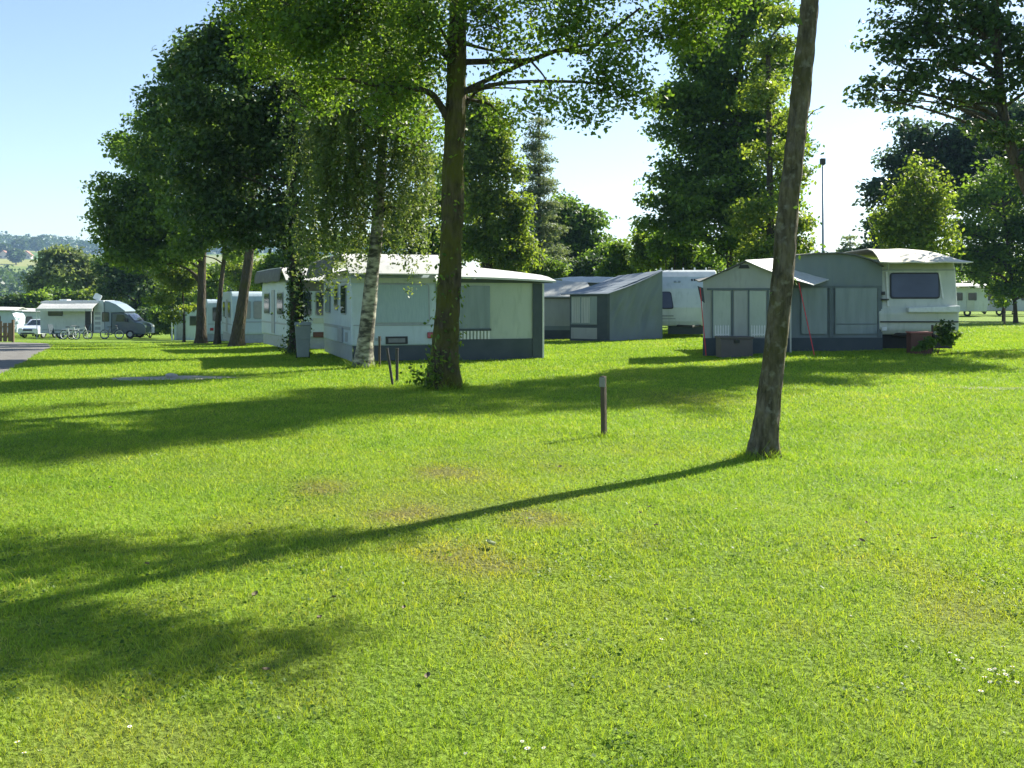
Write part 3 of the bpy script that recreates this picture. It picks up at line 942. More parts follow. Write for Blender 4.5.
def roof_shade_side(root, x, y0, y1, zt_, zb_, name='shaded_roof_side', out=.13):
    """curved left side of the roof cover, its shade painted in as a dark colour"""
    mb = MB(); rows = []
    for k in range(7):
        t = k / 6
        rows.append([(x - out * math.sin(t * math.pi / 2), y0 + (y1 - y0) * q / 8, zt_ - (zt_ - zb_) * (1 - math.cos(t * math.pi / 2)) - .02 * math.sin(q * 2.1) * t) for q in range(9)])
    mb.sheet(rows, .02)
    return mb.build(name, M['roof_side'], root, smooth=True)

# --- the caravan behind the birch and the big tree (rear end to the viewer), with its awning
rz = R(18)
Wd, L, H = 2.25, 5.6, 2.40
ca = thing('caravan', 'white caravan with white roof cover, its wide blind window between birch and big mossy trunk', 'caravan',
           (-3.03, 25.75, g(-3.03, 25.75)), rz)
caravan_body(ca, Wd, L, H, M['blue_panel'])
ef = end_face(Wd, .42, .12, H)
window(ca, ef, 0.42, 2.02, 1.02, 2.0, 'blind', 'trim', 0.04)
mb = MB(); ef.rect(mb, 0.0, 2.25, 2.05, 2.18, 0.003, 0.012); mb.build('trim_strip', M['canvas_pale'], ca)
for s in (0.30, 1.98):
    mb = MB(); ef.rect(mb, s, s + 0.20, 0.60, 0.76, 0.005, 0.06); mb.build('tail_light', M['red_lamp'], ca, bevel=0.02)
mb = MB(); ef.rect(mb, 0.88, 1.46, 0.46, 0.66, 0.004, 0.02); pr = mb.build('number_plate', M['dark_trim'], ca, bevel=0.008)
mb = MB(); ef.rect(mb, 0.95, 1.39, 0.50, 0.61, 0.022, 0.03); mb.build('plate', M['number_plate'], pr)
mb = MB(); ef.rect(mb, 0.62, 0.78, 0.55, 0.63, 0.004, 0.03); mb.build('reflector', M['trim'], ca, bevel=0.01)
mb = MB(); ef.rect(mb, 0.05, 2.2, 0.94, 0.965, 0.004, 0.018); mb.build('trim_strip', M['trim'], ca)
lf = Face((-Wd / 2, L), (-Wd / 2, 0))
window(ca, lf, 3.9, 4.75, 1.25, 1.98, 'glass', 'trim', 0.04)
window(ca, lf, 2.6, 3.2, 1.35, 1.95, 'glass', 'trim', 0.04)
window(ca, lf, 0.7, 1.7, 1.25, 1.95, 'glass', 'trim', 0.04)
mb = MB(); lf.rect(mb, 0.2, 5.3, 2.06, 2.10, 0.003, 0.012); mb.build('trim_strip', M['trim'], ca)
mb = MB(); lf.rect(mb, 0.2, 5.4, 0.82, 0.90, 0.003, 0.012); mb.build('trim_strip', M['trim'], ca)
mb = MB(); lf.rect(mb, 3.4, 4.2, 0.46, 0.86, 0.003, 0.05); mb.build('locker_door', M['trim'], ca, bevel=0.01)
mb = MB(); lf.rect(mb, 4.6, 4.95, 0.5, 0.75, 0.003, 0.015); mb.build('vent', M['trim'], ca)
wheel(ca, -Wd / 2 + 0.16, 2.8, 0.31); wheel(ca, Wd / 2 - 0.16, 2.8, 0.31)
mb = MB(); ef.rect(mb, 0.05, 2.2, 0.04, 0.50, -0.06, -0.04)
mb.build('skirt', M['canvas_dark'], ca)
mb = MB(); lf.rect(mb, 0.1, 5.5, 0.02, 0.45, -0.05, -0.03); mb.build('skirt', M['trim'], ca)
hip_roof(ca, -1.22, 1.28, -0.28, 6.0, 2.28, 2.82, 1.1, M['roof_white'], left_drop=0.0, right_drop=0.0, ins=-.06, flatc=True)
roof_shade_side(ca, -1.27, 0.0, 5.9, 2.80, 2.28, out=.34)

aw = thing('awning', 'pale canvas awning with charcoal corner post and dark lower skirt beside the mossy trunk', 'awning', ca.location.copy(), rz)
x0, x1, yb = 1.16, 4.05, 3.0
fa = Face((x0, 0.05), (x1, 0.05))
LA = fa.L
def zt(s): return 2.14 - 0.03 * s
mb = MB(); cloth(fa, mb, 0, LA, 0.5, zt, .02, seed=1.3)
mb.build('front_wall', M['canvas_pale'], aw, smooth=True)
mb = MB(); cloth(fa, mb, 0, LA, -.02, .56, .010, 40, 5, seed=3); mb.v = [p + fa.N * .02 for p in mb.v]; mb.build('skirt', M['canvas_dark'], aw, smooth=True)
mb = MB(); fa.rect(mb, 0.45, 1.42, 0.82, 1.98, 0.002, 0.012); w_ = mb.build('window', M['clear_film'], aw)
mb = MB(); fa.rect(mb, 0.05, 0.42, 0.82, 1.98, 0.002, 0.012); mb.build('window', M['clear_film'], aw)
mb = MB()
for k in range(14):
    s = 0.12 + k * 0.095
    fa.rect(mb, s, s + 0.05, 0.56, 0.78, 0.022, 0.036)
mb.build('picket_trim', M['pickets'], aw)
mb = MB(); fa.rect(mb, 0.05, 1.45, 0.78, 0.84, 0.022, 0.04); mb.build('picket_rail', M['canvas_dark'], aw)
mb = MB(); fa.rect(mb, LA - 0.27, LA, 0, zt(LA), 0.021, 0.045); mb.build('corner_panel', M['canvas_dark'], aw)
rf = Face((x1, 0.05), (x1, yb))
mb = MB(); rf.prism(mb, [(0, 0), (rf.L, 0), (rf.L, 2.35), (0, 2.05)], -0.03, 0); mb.build('side_wall', M['canvas_pale'], aw)
mb = MB(); mb.tube([(x1 + 0.03, 0.02, 0), (x1 + 0.03, 0.02, 2.05)], 0.03, 8); mb.build('pole', M['pickets'], aw)
mb = MB()
rows = []
for (y, e) in ((-0.18, 0), (0.45, .24), (1.1, .38), (yb + .2, .46)):
    rows.append([(x0 + 0.02 + (x1 + 0.32 - x0) * k / 8, y, 2.22 + e * (1 - 0.5 * k / 8) - 0.10 * (k / 8) ** 2) for k in range(9)])
mb.sheet(rows, 0.05)
mb.build('roof', M['roof_white'], aw)
mb = MB(); fa.rect(mb, 0.0, LA + 0.3, 2.06, 2.16, 0.04, 0.06); mb.build('eave_strip', M['canvas_dark'], aw)

# --- caravans further down the left row
def row_caravan(label, px, d, rz, body, roof, L=5.4, H=2.42, blind='glass', two=True, lamp=True, nm='caravan'):
    x = X(px, d); s, c = math.sin(rz), math.cos(rz)
    cx, cy = x + 1.1 * c, d + 1.1 * s
    r = thing(nm, label, 'caravan', (cx, cy, g(cx, cy)), rz, 'caravans along the left row of trees')
    Wd = 2.2
    caravan_body(r, Wd, L, H, M[body])
    e = end_face(Wd, .42, .12, H)
    window(r, e, 0.32, 0.82, 1.18, 1.95, blind, 'trim', 0.04)
    if two: window(r, e, 1.0, 1.9, 1.18, 1.95, blind, 'trim', 0.04)
    mb = MB(); e.rect(mb, 0.04, 2.16, 0.98, 1.02, 0.003, 0.014); mb.build('trim_strip', M['trim'], r)
    if lamp:
        for q in (0.16, 1.86):
            mb = MB(); e.rect(mb, q, q + 0.2, 0.62, 0.78, 0.004, 0.05); mb.build('tail_light', M['red_lamp'], r, bevel=0.02)
    f = Face((-Wd / 2, L), (-Wd / 2, 0))
    window(r, f, 3.6, 4.7, 1.2, 1.92, 'glass', 'trim', 0.04)
    window(r, f, 0.8, 1.9, 1.2, 1.92, 'glass', 'trim', 0.04)
    mb = MB(); f.rect(mb, 2.35, 3.0, 0.5, 2.05, 0.003, 0.02); dr_ = mb.build('door', M['trim'], r, bevel=0.006)
    mb = MB(); f.rect(mb, 2.45, 2.53, 1.15, 1.2, 0.02, 0.06); mb.build('handle', M['dark_trim'], dr_)
    mb = MB(); f.rect(mb, 0.1, 5.3, 0.84, 0.9, 0.003, 0.013); mb.build('trim_strip', M['trim'], r)
    wheel(r, -Wd / 2 + 0.16, 2.7, 0.31); wheel(r, Wd / 2 - 0.16, 2.7, 0.31)
    mb = MB(); e.rect(mb, 0.05, 2.15, 0.03, 0.44, -.06, -.04); mb.build('skirt', M['trim'], r)
    mb = MB(); f.rect(mb, 0.2, L - .2, 0.03, 0.44, -.06, -.04); mb.build('skirt', M['trim'], r)
    if roof:
        hip_roof(r, -1.18, 1.25, -0.25, L + .4, 2.36, 2.80, 0.9, M[roof], ins=-.04, flatc=True)
        roof_shade_side(r, -1.2, 0.05, L + .3, 2.79, 2.34)
    return r
cb = row_caravan('white caravan with three rear window panes beside the ivy covered trunk and wheelie bin', 287, 33.5, R(23), 'blue_panel', 'roof_white')
eb = end_face(2.2, .42, .12, 2.42)
mb = MB(); eb.rect(mb, .88, 2.16, 0.90, 1.08, .016, .03); mb.build('rear_strip', M['canvas_pale'], cb)
mb = MB(); eb.rect(mb, .88, 2.16, 0.42, 0.60, .006, .03); mb.build('rear_panel', M['box_red'], cb)
mb = MB(); eb.rect(mb, .10, 2.12, 2.0, 2.34, .006, .03); mb.build('rear_valance', M['roof_side'], cb)
cc = row_caravan('white caravan behind the leaning orange lit trunk', 232, 46, R(21), 'blue_panel', None, blind='beige_blind')
cd = row_caravan('small pale caravan seen between the two farther trunks', 207, 57, R(20), 'blue_panel', None, two=False, blind='glass')

# wooden hut at the far end of the row
hx, hd = X(186, 66), 66
hut = thing('shed', 'low shed with brown felt roof at the far end of the left caravan row', 'shed', (hx, hd, g(hx, hd)), R(14))
mb = MB(); mb.box(-0.75, 0.9, 0, 3.5, 0, 2.0); mb.build('wall', M['blue_panel'], hut)
mb = MB(); mb.sheet([[(-0.95, -0.3, 2.12), (0, -0.3, 2.38), (1.1, -0.3, 2.5)], [(-0.95, 3.7, 2.12), (0, 3.7, 2.38), (1.1, 3.7, 2.5)]], 0.1); mb.build('roof', M['roof_tile'], hut)
f = Face((-.75, 0), (.9, 0))
mb = MB(); f.rect(mb, 0.15, 0.75, 0.05, 1.85, 0.003, 0.04); mb.build('door', M['trim'], hut)
window(hut, f, 1.0, 1.45, 1.0, 1.6, 'glass', 'trim', .04, rad=.02)
mb = MB(); mb.tube([(-.85, -.25, 0), (-.85, -.25, 2.1)], .05, 6); mb.build('post', M['pickets'], hut)

# --- grey awning half hidden behind the near awning
d = 40.0
ax0, ax1 = X(533, d), X(572, d)
ah = thing('awning', 'low grey awning with dark skirt just right of the charcoal corner post', 'awning', (ax0, d, g(ax0, d)))
wa = ax1 - ax0
f = Face((0, 0), (wa, 0))
h0 = Z(297, d) - g(ax0, d)
mb = MB(); f.rect(mb, 0, wa, 0.0, h0, -0.03, 0); mb.build('front_wall', M['canvas_grey'], ah)
mb = MB(); f.rect(mb, 0, wa, 0, 0.38, 0.002, 0.02); mb.build('skirt', M['canvas_dark'], ah)
mb = MB(); f.rect(mb, 0, wa, 0.38, 0.55, 0.002, 0.015); mb.build('skirt', M['canvas_blue'], ah)
mb = MB(); f.rect(mb, 0, wa + .1, h0 - 0.06, h0 + 0.03, 0.03, 0.06); mb.build('eave_strip', M['canvas_dark'], ah)
mb = MB(); mb.sheet([[(-0.9, -0.15, h0), (wa / 2, -0.15, h0 + 0.02), (wa + 0.9, -0.15, h0 + .02)], [(-0.9, 1.2, h0 + .42), (wa / 2, 1.2, h0 + .62), (wa + 0.7, 1.2, h0 + .62)],
                     [(-0.9, 3.2, h0 + .62), (wa / 2, 3.2, h0 + .78), (wa + 0.4, 3.2, h0 + .66)]], 0.04); mb.build('roof', M['roof_side'] if False else M['canvas_grey'], ah)
mb = MB(); mb.tube([(wa / 2, 0.1, 0), (wa / 2, 0.1, h0)], .03, 6); mb.build('pole', M['steel'], ah)
# caravan roof behind that awning
rr_ = thing('caravan', 'white caravan showing only its pale roof between the grey and slate awnings', 'caravan', (X(596, 44), 44, g(X(596, 44), 44)), R(8))
caravan_body(rr_, 2.2, 5, 2.40, M['white_panel'])
hip_roof(rr_, -1.5, 1.5, -0.2, 5.2, 2.35, 2.62, 1.0, M['roof_white'], .1, .1)
window(rr_, end_face(2.2, .42, .12, 2.4), 0.4, 1.8, 1.2, 1.9, 'glass', 'trim', .04)
wheel(rr_, -.95, 2.5, .31); wheel(rr_, .95, 2.5, .31)

# --- slate awning and its caravan in the middle
d = 37.5
A0, A1, A2 = X(570, d + 0.3), X(607, d - 0.5), X(662, d + 0.6)
gm = g(A1, d)
sa = thing('awning', 'slate blue awning with sloping roof and a curtained front window', 'awning', (A1, d - .5, gm))
f1 = Face((A0 - A1, 0.9), (0, 0))          # curtained front
f2 = Face((0, 0), (A2 - A1, 1.0))          # plain side
h1 = Z(293, d - .5) - gm; h2 = Z(270.5, d + .5) - gm
mb = MB(); f1.prism(mb, [(0, 0), (f1.L, 0), (f1.L, h1), (0, h1 - .02)], -.03, 0); mb.build('front_wall', M['canvas_dark'], sa)
mb = MB(); f1.rect(mb, 0.06, f1.L - .42, 0.62, h1 - .12, 0.002, 0.012); wn = mb.build('window', M['clear_film'], sa)
mb = MB()
for s in (0.10, 0.52):
    nst = 7
    for k in range(nst):
        f1.rect(mb, s + k * 0.052, s + k * 0.052 + 0.042, 0.68, h1 - .16, 0.013, 0.02 + 0.008 * (k % 2))
mb.build('curtain', M['curtain'], wn)
mb = MB(); f1.rect(mb, 0.06, f1.L - .42, 0.08, 0.50, 0.002, 0.012); mb.build('lower_panel', M['canvas_grey'], sa)
mb = MB(); cloth(f2, mb, 0, f2.L, 0.0, lin([(0, h1), (f2.L, h2)]), .17, 40, 24, seed=7.7, diag=-1.0); mb.build('side_wall', M['canvas_slate'], sa, smooth=True)
mb = MB(); f2.rect(mb, 0, 0.10, 0.0, h1, 0.002, 0.03); mb.build('corner_panel', M['canvas_dark'], sa)
mb = MB()
rows = []
Pl = [Vector((A0 - A1 - .35, 0.8, h1 - .03)), Vector((0.02, -.12, h1 - .02))]
Pr = [Vector((A2 - A1 - 1.35, 4.0, h2 - .12)), Vector((A2 - A1 + .05, 0.95, h2 + .02))]
for k in range(7):
    t = k / 6
    a = Pl[0].lerp(Pr[0], t); b_ = Pl[1].lerp(Pr[1], t)
    sag = -0.06 * math.sin(math.pi * t)
    rows.append([tuple(a + Vector((0, 0, sag))), tuple(a.lerp(b_, .5) + Vector((0, 0, sag * 1.6))), tuple(b_ + Vector((0, 0, sag)))])
mb.sheet(rows, 0.03); mb.build('roof', M['canvas_slate'], sa)

d = 38.0
mc_x = X(692, d)
mc = thing('caravan', 'white caravan with sloping nose between the slate awning and the gabled tent', 'caravan', (mc_x, d + 0.6, g(mc_x, d)), R(-4))
Hm = Z(269.5, d + 1) - g(mc_x, d)
nose = [(0.05, 0.44), (0.0, 0.62), (0.02, 1.15), (0.30, Hm - .75), (0.62, Hm - .28), (0.85, Hm - .06), (1.15, Hm), (5.6, Hm), (5.8, Hm - .2), (5.9, 1.0), (5.85, 0.44)]
caravan_body(mc, 2.3, 6, Hm, M['white_panel'], nose=nose)
fm = Face((-1.15, 0.0), (1.15, 0.0))
# blend: front windows on the raked nose
V = Vector((0, 0.28, Hm - .75 - 1.15)).normalized()
fm.O = Vector((-1.15, 0.02, 1.15)); fm.V = V; fm.N = fm.U.cross(V)
window(mc, fm, 0.10, 0.52, -0.02, 0.62, 'acrylic', 'dark_trim', .04, skew=-0.12)
window(mc, fm, 1.85, 2.18, -0.02, 0.62, 'acrylic', 'dark_trim', .04, skew=0.12)
ff = Face((-1.15, 0.0), (1.15, 0.0))
mb = MB(); ff.rect(mb, 0.02, 0.55, 0.80, 0.86, -.004, 0.012); ff.rect(mb, 0.02, 0.62, 0.70, 0.74, -.004, 0.012); mb.build('stripe', M['trim'], mc)
V2 = Vector((0, 0.32, 0.47)).normalized()
fl = Face((-1.15, 0), (1.15, 0)); fl.O = Vector((-1.15, 0.30, Hm - .75)); fl.V = V2; fl.N = fl.U.cross(V2)
mb = MB()
for s in (1.28, 1.38, 1.47, 1.56, 1.66, 1.75):
    fl.rect(mb, s, s + 0.065, 0.36, 0.46, -.004, 0.008)
mb.build('lettering', M['dark_trim'], mc)
for q in (.60, .76):
    mb = MB(); fl.rect(mb, q, q + .10, .30, .36, -.004, .03); mb.build('vent', M['trim'], mc)
mb = MB(); mb.tube([(-.45, .1, .45), (0, -1.1, .45), (.45, .1, .45)], .045, 6); mb.build('tow_bar', M['dark_steel'], mc)
mb = MB(); mb.box(-.8, .9, .15, .2, .12, .46); mb.build('skirt', M['canvas_dark'], mc)
wheel(mc, -1.0, 3.2, .32); wheel(mc, 1.0, 3.2, .32)
for k in range(5):
    mb = MB(); mb.tube([(-1.0 + .45 * k, 1.3, Hm), (-1.0 + .45 * k, 1.3, Hm + .1)], .03, 6); mb.build('roof_knob', M['white_panel'], mc)

# --- the right-hand pitch: caravan, awning, pavilion tent
d = 26.0
jx = X(919, d)
rz = R(-4)
gj = g(jx, d)
cj = thing('caravan', 'cream caravan with one wide tinted window under a curved cream roof cover', 'caravan', (jx, d, gj), rz)
Wd, H = 2.05, 2.42
nose = [(0.10, 0.42), (0.02, 0.55), (0.0, 1.0), (0.10, 1.16), (0.26, 2.10), (0.38, H - .08), (0.66, H), (5.2, H), (5.5, H - .25), (5.6, 1.0), (5.5, .42)]
caravan_body(cj, Wd, 5.6, H, M['cream_panel'], nose=nose)
fj = Face((-Wd / 2, 0), (Wd / 2, 0))
V = Vector((0, .16, .94)).normalized()
fj.O = Vector((-Wd / 2, .10, 1.16)); fj.V = V; fj.N = fj.U.cross(V)
window(cj, fj, 0.36, 1.56, 0.24, 0.86, 'acrylic', 'dark_trim', .04, rad=.06, skew=.04)
mb = MB(); fj.rect(mb, 0.24, 0.29, 0.0, 0.92, .004, .03); mb.build('window_frame', M['pickets'], cj)
mb = MB(); fj.prism(mb, [(1.66, 0.2), (1.70, .2), (1.64, .9), (1.60, .9)], .004, .03); mb.build('window_frame', M['pickets'], cj)
mb = MB(); fj.rect(mb, 0.03, 2.02, .955, .985, .003, .012); mb.build('trim_strip', M['trim'], cj)
fb = Face((-Wd / 2, 0.0), (Wd / 2, 0.0))
mb = MB(); fb.rect(mb, 0.03, 2.02, .74, .775, .004, .03); mb.build('trim_strip', M['dark_trim'], cj)
mb = MB(); fb.prism(mb, [(.72, 1.0), (2.02, 1.0), (2.03, 1.18), (.72, 1.13)], -.10, .14); mb.build('sun_strip_ledge', M['plate_white'], cj, bevel=.03)  # white colour paints in the strip of sun across the nose
mb = MB(); fb.rect(mb, .08, .17, 1.46, 1.55, -.25, -.02); mb.build('marker_lamp', M['dark_trim'], cj, bevel=.01)
mb = MB(); fb.rect(mb, .06, .26, 1.32, 1.36, -.25, .0); mb.build('grab_handle', M['dark_trim'], cj)
mb = MB(); fb.rect(mb, .06, .20, .52, .62, -.01, .04); mb.build('marker_lamp', M['clear_lamp'], cj, bevel=.01)
mb = MB(); mb.tube([(-.6, .2, .42), (0, -1.2, .42), (.6, .2, .42)], .05, 8); mb.tube([(0, -1.25, .42), (0, -.8, .42)], .05, 8); mb.tube([(0, -1.0, 0.03), (0, -1.0, .7)], .03, 8); mb.build('tow_bar', M['dark_steel'], cj)
wheel(cj, -.88, 2.9, .31); wheel(cj, .88, 2.9, .31)
mb = MB(); mb.box(-.95, .95, .3, .34, .05, .42); mb.build('skirt', M['dark_trim'], cj)
# curved roof cover: long barrel falling to the right
mb = MB(); rows = []
zf = Z(262, d) - gj; zp = Z(248, d + .9) - gj
for (y, t) in ((-.42, 0), (.0, .42), (.5, .8), (1.1, 1.0), (3.2, 1.05), (6, 1.0)):
    row = []
    for k in range(17):
        s = k / 16
        xx = -1.02 + 2.34 * s
        arch = -0.34 * max(0, (s - .42) / .58) ** 2
        row.append((xx - (1 - t) * 0.10, y, zf + (zp - zf) * t + arch * t - 0.02 * abs(math.sin(s * 9))))
    rows.append(row)
mb.sheet(rows, .03); mb.build('roof_cover', M['roof_cream'], cj)
for xx in (-.85, 1.0):
    mb = MB(); mb.tube([(xx, -.2, 2.1), (xx, -.25, zf)], .02, 6); mb.build('roof_bracket', M['steel'], cj)

# side awning, facing the viewer
q0, q1 = X(790, d), X(884, d)
ja = thing('awning', 'blue grey awning with film windows, between the leaning trunk and the cream caravan', 'awning', (q0, d, g(q0, d)), 0)
gA = g(q0, d)
f = Face((0, 0), (q1 - q0, .12))
LA = f.L
ztp = lambda py: Z(py, d) - gA
# top edge follows the caravan's roof curve
top = [(LA, ztp(266)), (LA * .86, ztp(259)), (LA * .70, ztp(254.5)), (LA * .5, ztp(252.5)), (LA * .25, ztp(253.5)), (0.0, ztp(256))]
mb = MB(); cloth(f, mb, 0, LA, 0.0, lin(top[::-1]), .07, 40, 20, seed=5.1, diag=.4); mb.build('side_wall', M['canvas_blue'], ja, smooth=True)
mb = MB(); cloth(f, mb, -.01, LA, -.03, .36, .010, 36, 5, seed=9); mb.v = [p + f.N * .02 for p in mb.v]; mb.build('skirt', M['canvas_dark'], ja, smooth=True)
for (a, b_) in ((.30, .98), (1.20, LA - .14)):
    mb = MB(); cloth(f, mb, a, b_, .46, 1.66, .009, 14, 12, seed=a * 3, diag=.8); mb.v = [p + f.N * .015 for p in mb.v]; mb.build('window', M['clear_film'], ja, smooth=True)
mb = MB(); f.rect(mb, 0.0, LA - .03, 1.66, 1.72, .005, .022); f.rect(mb, 1.04, 1.14, .37, 1.655, .005, .022); f.rect(mb, LA - .13, LA - .04, .37, 1.655, .005, .022)
f.rect(mb, 1.22, LA - .16, .70, .73, .011, .016); mb.build('seam', M['canvas_seam'], ja)
# roof over the awning, running back
mb = MB(); rows = []
for (y, dzz) in ((-.10, 0.012), (1.5, .05), (5.0, .03)):
    rows.append([(s + .0, y + .12 * s / LA, t + dzz) for (s, t) in top[::-1]])
mb.sheet(rows, .035); mb.build('roof', M['roof_side'], ja)

# pavilion tent in front with its gable to the viewer
d2 = 25.3
p0, p1 = X(703, d2), X(790, d2)
gp = g((p0 + p1) / 2, d2)
pv = thing('pavilion_tent', 'grey gabled tent with white pickets, partly behind the leaning trunk', 'tent', (p0, d2, gp), 0)
f = Face((0, 0), (p1 - p0, 0)); LP = f.L
zq = lambda py: Z(py, d2) - gp
xa = X(744, d2) - p0
mb = MB(); cloth(f, mb, 0, LP, 0, lin([(0, zq(281)), (xa, zq(261.5)), (LP, zq(274))]), .045, 36, 18, seed=2.2, diag=.3); mb.build('front_wall', M['canvas_grey'], pv, smooth=True)
mb = MB(); cloth(f, mb, -.01, LP, -.03, .42, .010, 36, 5, seed=6); mb.v = [p + f.N * .02 for p in mb.v]; mb.build('skirt', M['canvas_dark'], pv, smooth=True)
for (a, b_) in ((.26, .70), (.78, 1.13), (1.18, 1.60), (1.72, 2.08)):
    mb = MB(); cloth(f, mb, a, b_, .46, 1.62, .007, 8, 10, seed=a * 5, diag=.3); mb.v = [p + f.N * .012 for p in mb.v]; mb.build('window' if a != .78 else 'door', M['canvas_pale'] if a != .78 else M['canvas_grey'], pv)
mb = MB()
for s in (.22, .72, 1.14, 1.63, 2.10): f.rect(mb, s, s + .04, .42, 1.64, .010, .016)
f.rect(mb, .10, LP, 1.64, 1.69, .010, .016)
mb.build('seam', M['canvas_seam'], pv)
for base_s, n_ in ((.30, 6), (1.22, 6), (1.74, 5)):
    mb = MB()
    for k in range(n_):
        s = base_s + k * .065
        f.prism(mb, [(s, .46), (s + .035, .46), (s + .035, .72), (s + .017, .76), (s, .72)], .010, .020)
    f.rect(mb, base_s, base_s + n_ * .065 - .03, .50, .53, .021, .026)
    mb.build('picket_trim', M['pickets'], pv)
mb = MB(); f.prism(mb, [(xa - .14, zq(264.5) - .10), (xa + .14, zq(264.5) - .10), (xa + .10, zq(264.5) - .01), (xa - .1, zq(264.5) - .01)], .002, .02); mb.build('vent', M['dark_trim'], pv)
# roof: ridge rises toward the awning behind, right slope catches the sun
Rf = Vector((xa, -.12, zq(260.5))); Rb = Vector((X(812, 27.6) - p0, 2.5, Z(256.0, 27.6) - gp))
El = Vector((-.12, -.12, zq(281.5))); Elb = Vector((.25, 2.4, zq(281.5) + .1))
Er = Vector((X(812, d2) - p0, -.12, zq(285))); Erb = Vector((X(858, 27.6) - p0, 2.5, Z(270, 27.6) - gp))
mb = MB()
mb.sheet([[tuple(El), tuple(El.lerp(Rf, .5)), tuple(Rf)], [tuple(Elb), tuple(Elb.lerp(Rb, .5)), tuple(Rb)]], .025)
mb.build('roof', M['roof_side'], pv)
mb = MB()
rows = []
for k in range(6):
    t = k / 5
    a = Rf.lerp(Rb, t); b_ = Er.lerp(Erb, t)
    rows.append([tuple(a.lerp(b_, s / 4) + Vector((0, 0, -.05 * math.sin(math.pi * s / 4) + .005))) for s in range(5)])
mb.sheet(rows, .02); mb.build('roof', M['roof_white'], pv)
mb = MB(); mb.tube([(-.10, -.14, zq(288)), (-.02, -.5, .0)], .011, 6); gy = mb.build('guy_strap', M['strap_red'], pv)
mb = MB(); mb.tube([(X(797, d2) - p0, -.16, zq(283)), (X(812, 24.6) - p0, -.9, 0.02)], .012, 6); mb.build('guy_strap', M['strap_red'], pv)
mb = MB(); mb.poly_prism((0, 0, 0), (1, 0, 0), (0, 0, 1), (0, -1, 0), [(-.16, zq(286)), (-.02, zq(288)), (0.02, zq(303)), (-.08, zq(300))], .10, .13); mb.build('rolled_flap', M['canvas_dark'], pv)
mb = MB(); f.rect(mb, LP - .02, LP + .02, 0, zq(276), .02, .06); mb.build('pole', M['steel'], pv)

# storage box in front of the pavilion tent
bx = X(735, 24.6)
sb = thing('storage_box', 'dull brown storage box standing against the pavilion tent', 'box', (bx, 24.7, g(bx, 24.7)), R(3))
mb = MB(); mb.box(-.40, .40, -.25, .25, 0, .46); mb.build('body', M['box_brown'], sb, bevel=.015)
mb = MB(); mb.box(-.42, .42, -.27, .27, .462, .52); mb.build('lid', M['box_brown'], sb, bevel=.015)
mb = MB(); mb.box(-.06, .06, -.285, -.255, .36, .44); mb.build('latch', M['dark_trim'], sb)
# wooden box by the tow bar
bx = X(919, 24.9)
wb = thing('crate', 'red brown wooden crate with faded lid beneath the cream caravan nose', 'crate', (bx, 24.9, g(bx, 24.9)), R(-6))
mb = MB(); mb.box(-.25, .25, -.2, .2, 0, .52); mb.build('body', M['box_red'], wb, bevel=.01)
mb = MB(); mb.box(-.27, .27, -.22, .22, .522, .56); mb.build('lid', M['lid_pink'], wb, bevel=.008)

# ------------------------------------------------------------------ motorhome and what stands round it
d = 76.0
mx0 = X(40, d)
gm = min(g(mx0, d), g(mx0 + 8, d))
gm = g(mx0 + 4, d)
mh = thing('motorhome', 'white motorhome with dark blue cab and rolled out awning at the far left', 'motorhome', (mx0, d, gm), 0)
mb = MB()
mb.poly_prism((0, 0, 0), (1, 0, 0), (0, 0, 1), (0, 1, 0), [(0, .42), (0, 2.60), (.12, 2.84), (.4, 2.92), (4.85, 2.94), (4.9, .42)], 0, 2.2)
mb.build('body', M['white_panel'], mh, bevel=.05)
mb = MB()
mb.poly_prism((0, 0, 0), (1, 0, 0), (0, 0, 1), (0, 1, 0), [(4.91, .42), (4.91, 2.92), (5.25, 2.86), (5.8, 2.64), (6.5, 2.14), (6.45, 2.02), (5.42, 2.0), (5.40, .42)], .02, 2.18)
mb.build('shaded_overcab', M['overcab_shade'], mh, bevel=.05)  # overcab section, coloured like the white body in shade
mb = MB()
mb.poly_prism((0, 0, 0), (1, 0, 0), (0, 0, 1), (0, 1, 0), [(5.42, .36), (5.42, 1.99), (6.38, 2.0), (6.62, 1.86), (7.15, 1.34), (7.75, 1.16), (7.98, .92), (8.03, .40), (7.9, .34)], .08, 2.12)
cab = mb.build('cab', M['cab_paint'], mh, bevel=.06)
fs = Face((0, 0), (8, 0))
fc = Face((0, 0.08), (8, 0.08))
mb = MB(); fc.prism(mb, [(5.75, 1.32), (6.75, 1.30), (6.35, 1.84), (5.85, 1.86)], .004, .02); mb.build('side_window', M['glass'], cab)
mb = MB(); mb.poly_prism((0, 0, 0), (1, 0, 0), (0, 0, 1), (0, 1, 0), [(6.66, 1.85), (7.14, 1.37), (7.17, 1.40), (6.70, 1.88)], .22, 1.98); mb.build('windscreen', M['acrylic'], cab)
mb = MB(); mb.box(7.80, 8.0, .15, .45, .86, 1.02); mb.build('headlight', M['clear_lamp'], cab, bevel=.03)
mb = MB(); mb.box(7.80, 8.0, 1.75, 2.05, .86, 1.02); mb.build('headlight', M['clear_lamp'], cab, bevel=.03)
mb = MB(); mb.box(6.45, 6.7, -.10, .06, 1.3, 1.55); mb.build('mirror', M['dark_trim'], cab, bevel=.03)
window(mh, fs, .65, 1.70, 1.78, 2.12, 'glass', 'dark_trim', .04, rad=.05)
window(mh, fs, 4.75, 5.25, 1.35, 2.0, 'glass', 'dark_trim', .04, rad=.05)
mb = MB(); fs.rect(mb, 3.45, 4.1, .45, 2.32, .003, .02); mb.build('doorway', M['dark_trim'], mh)
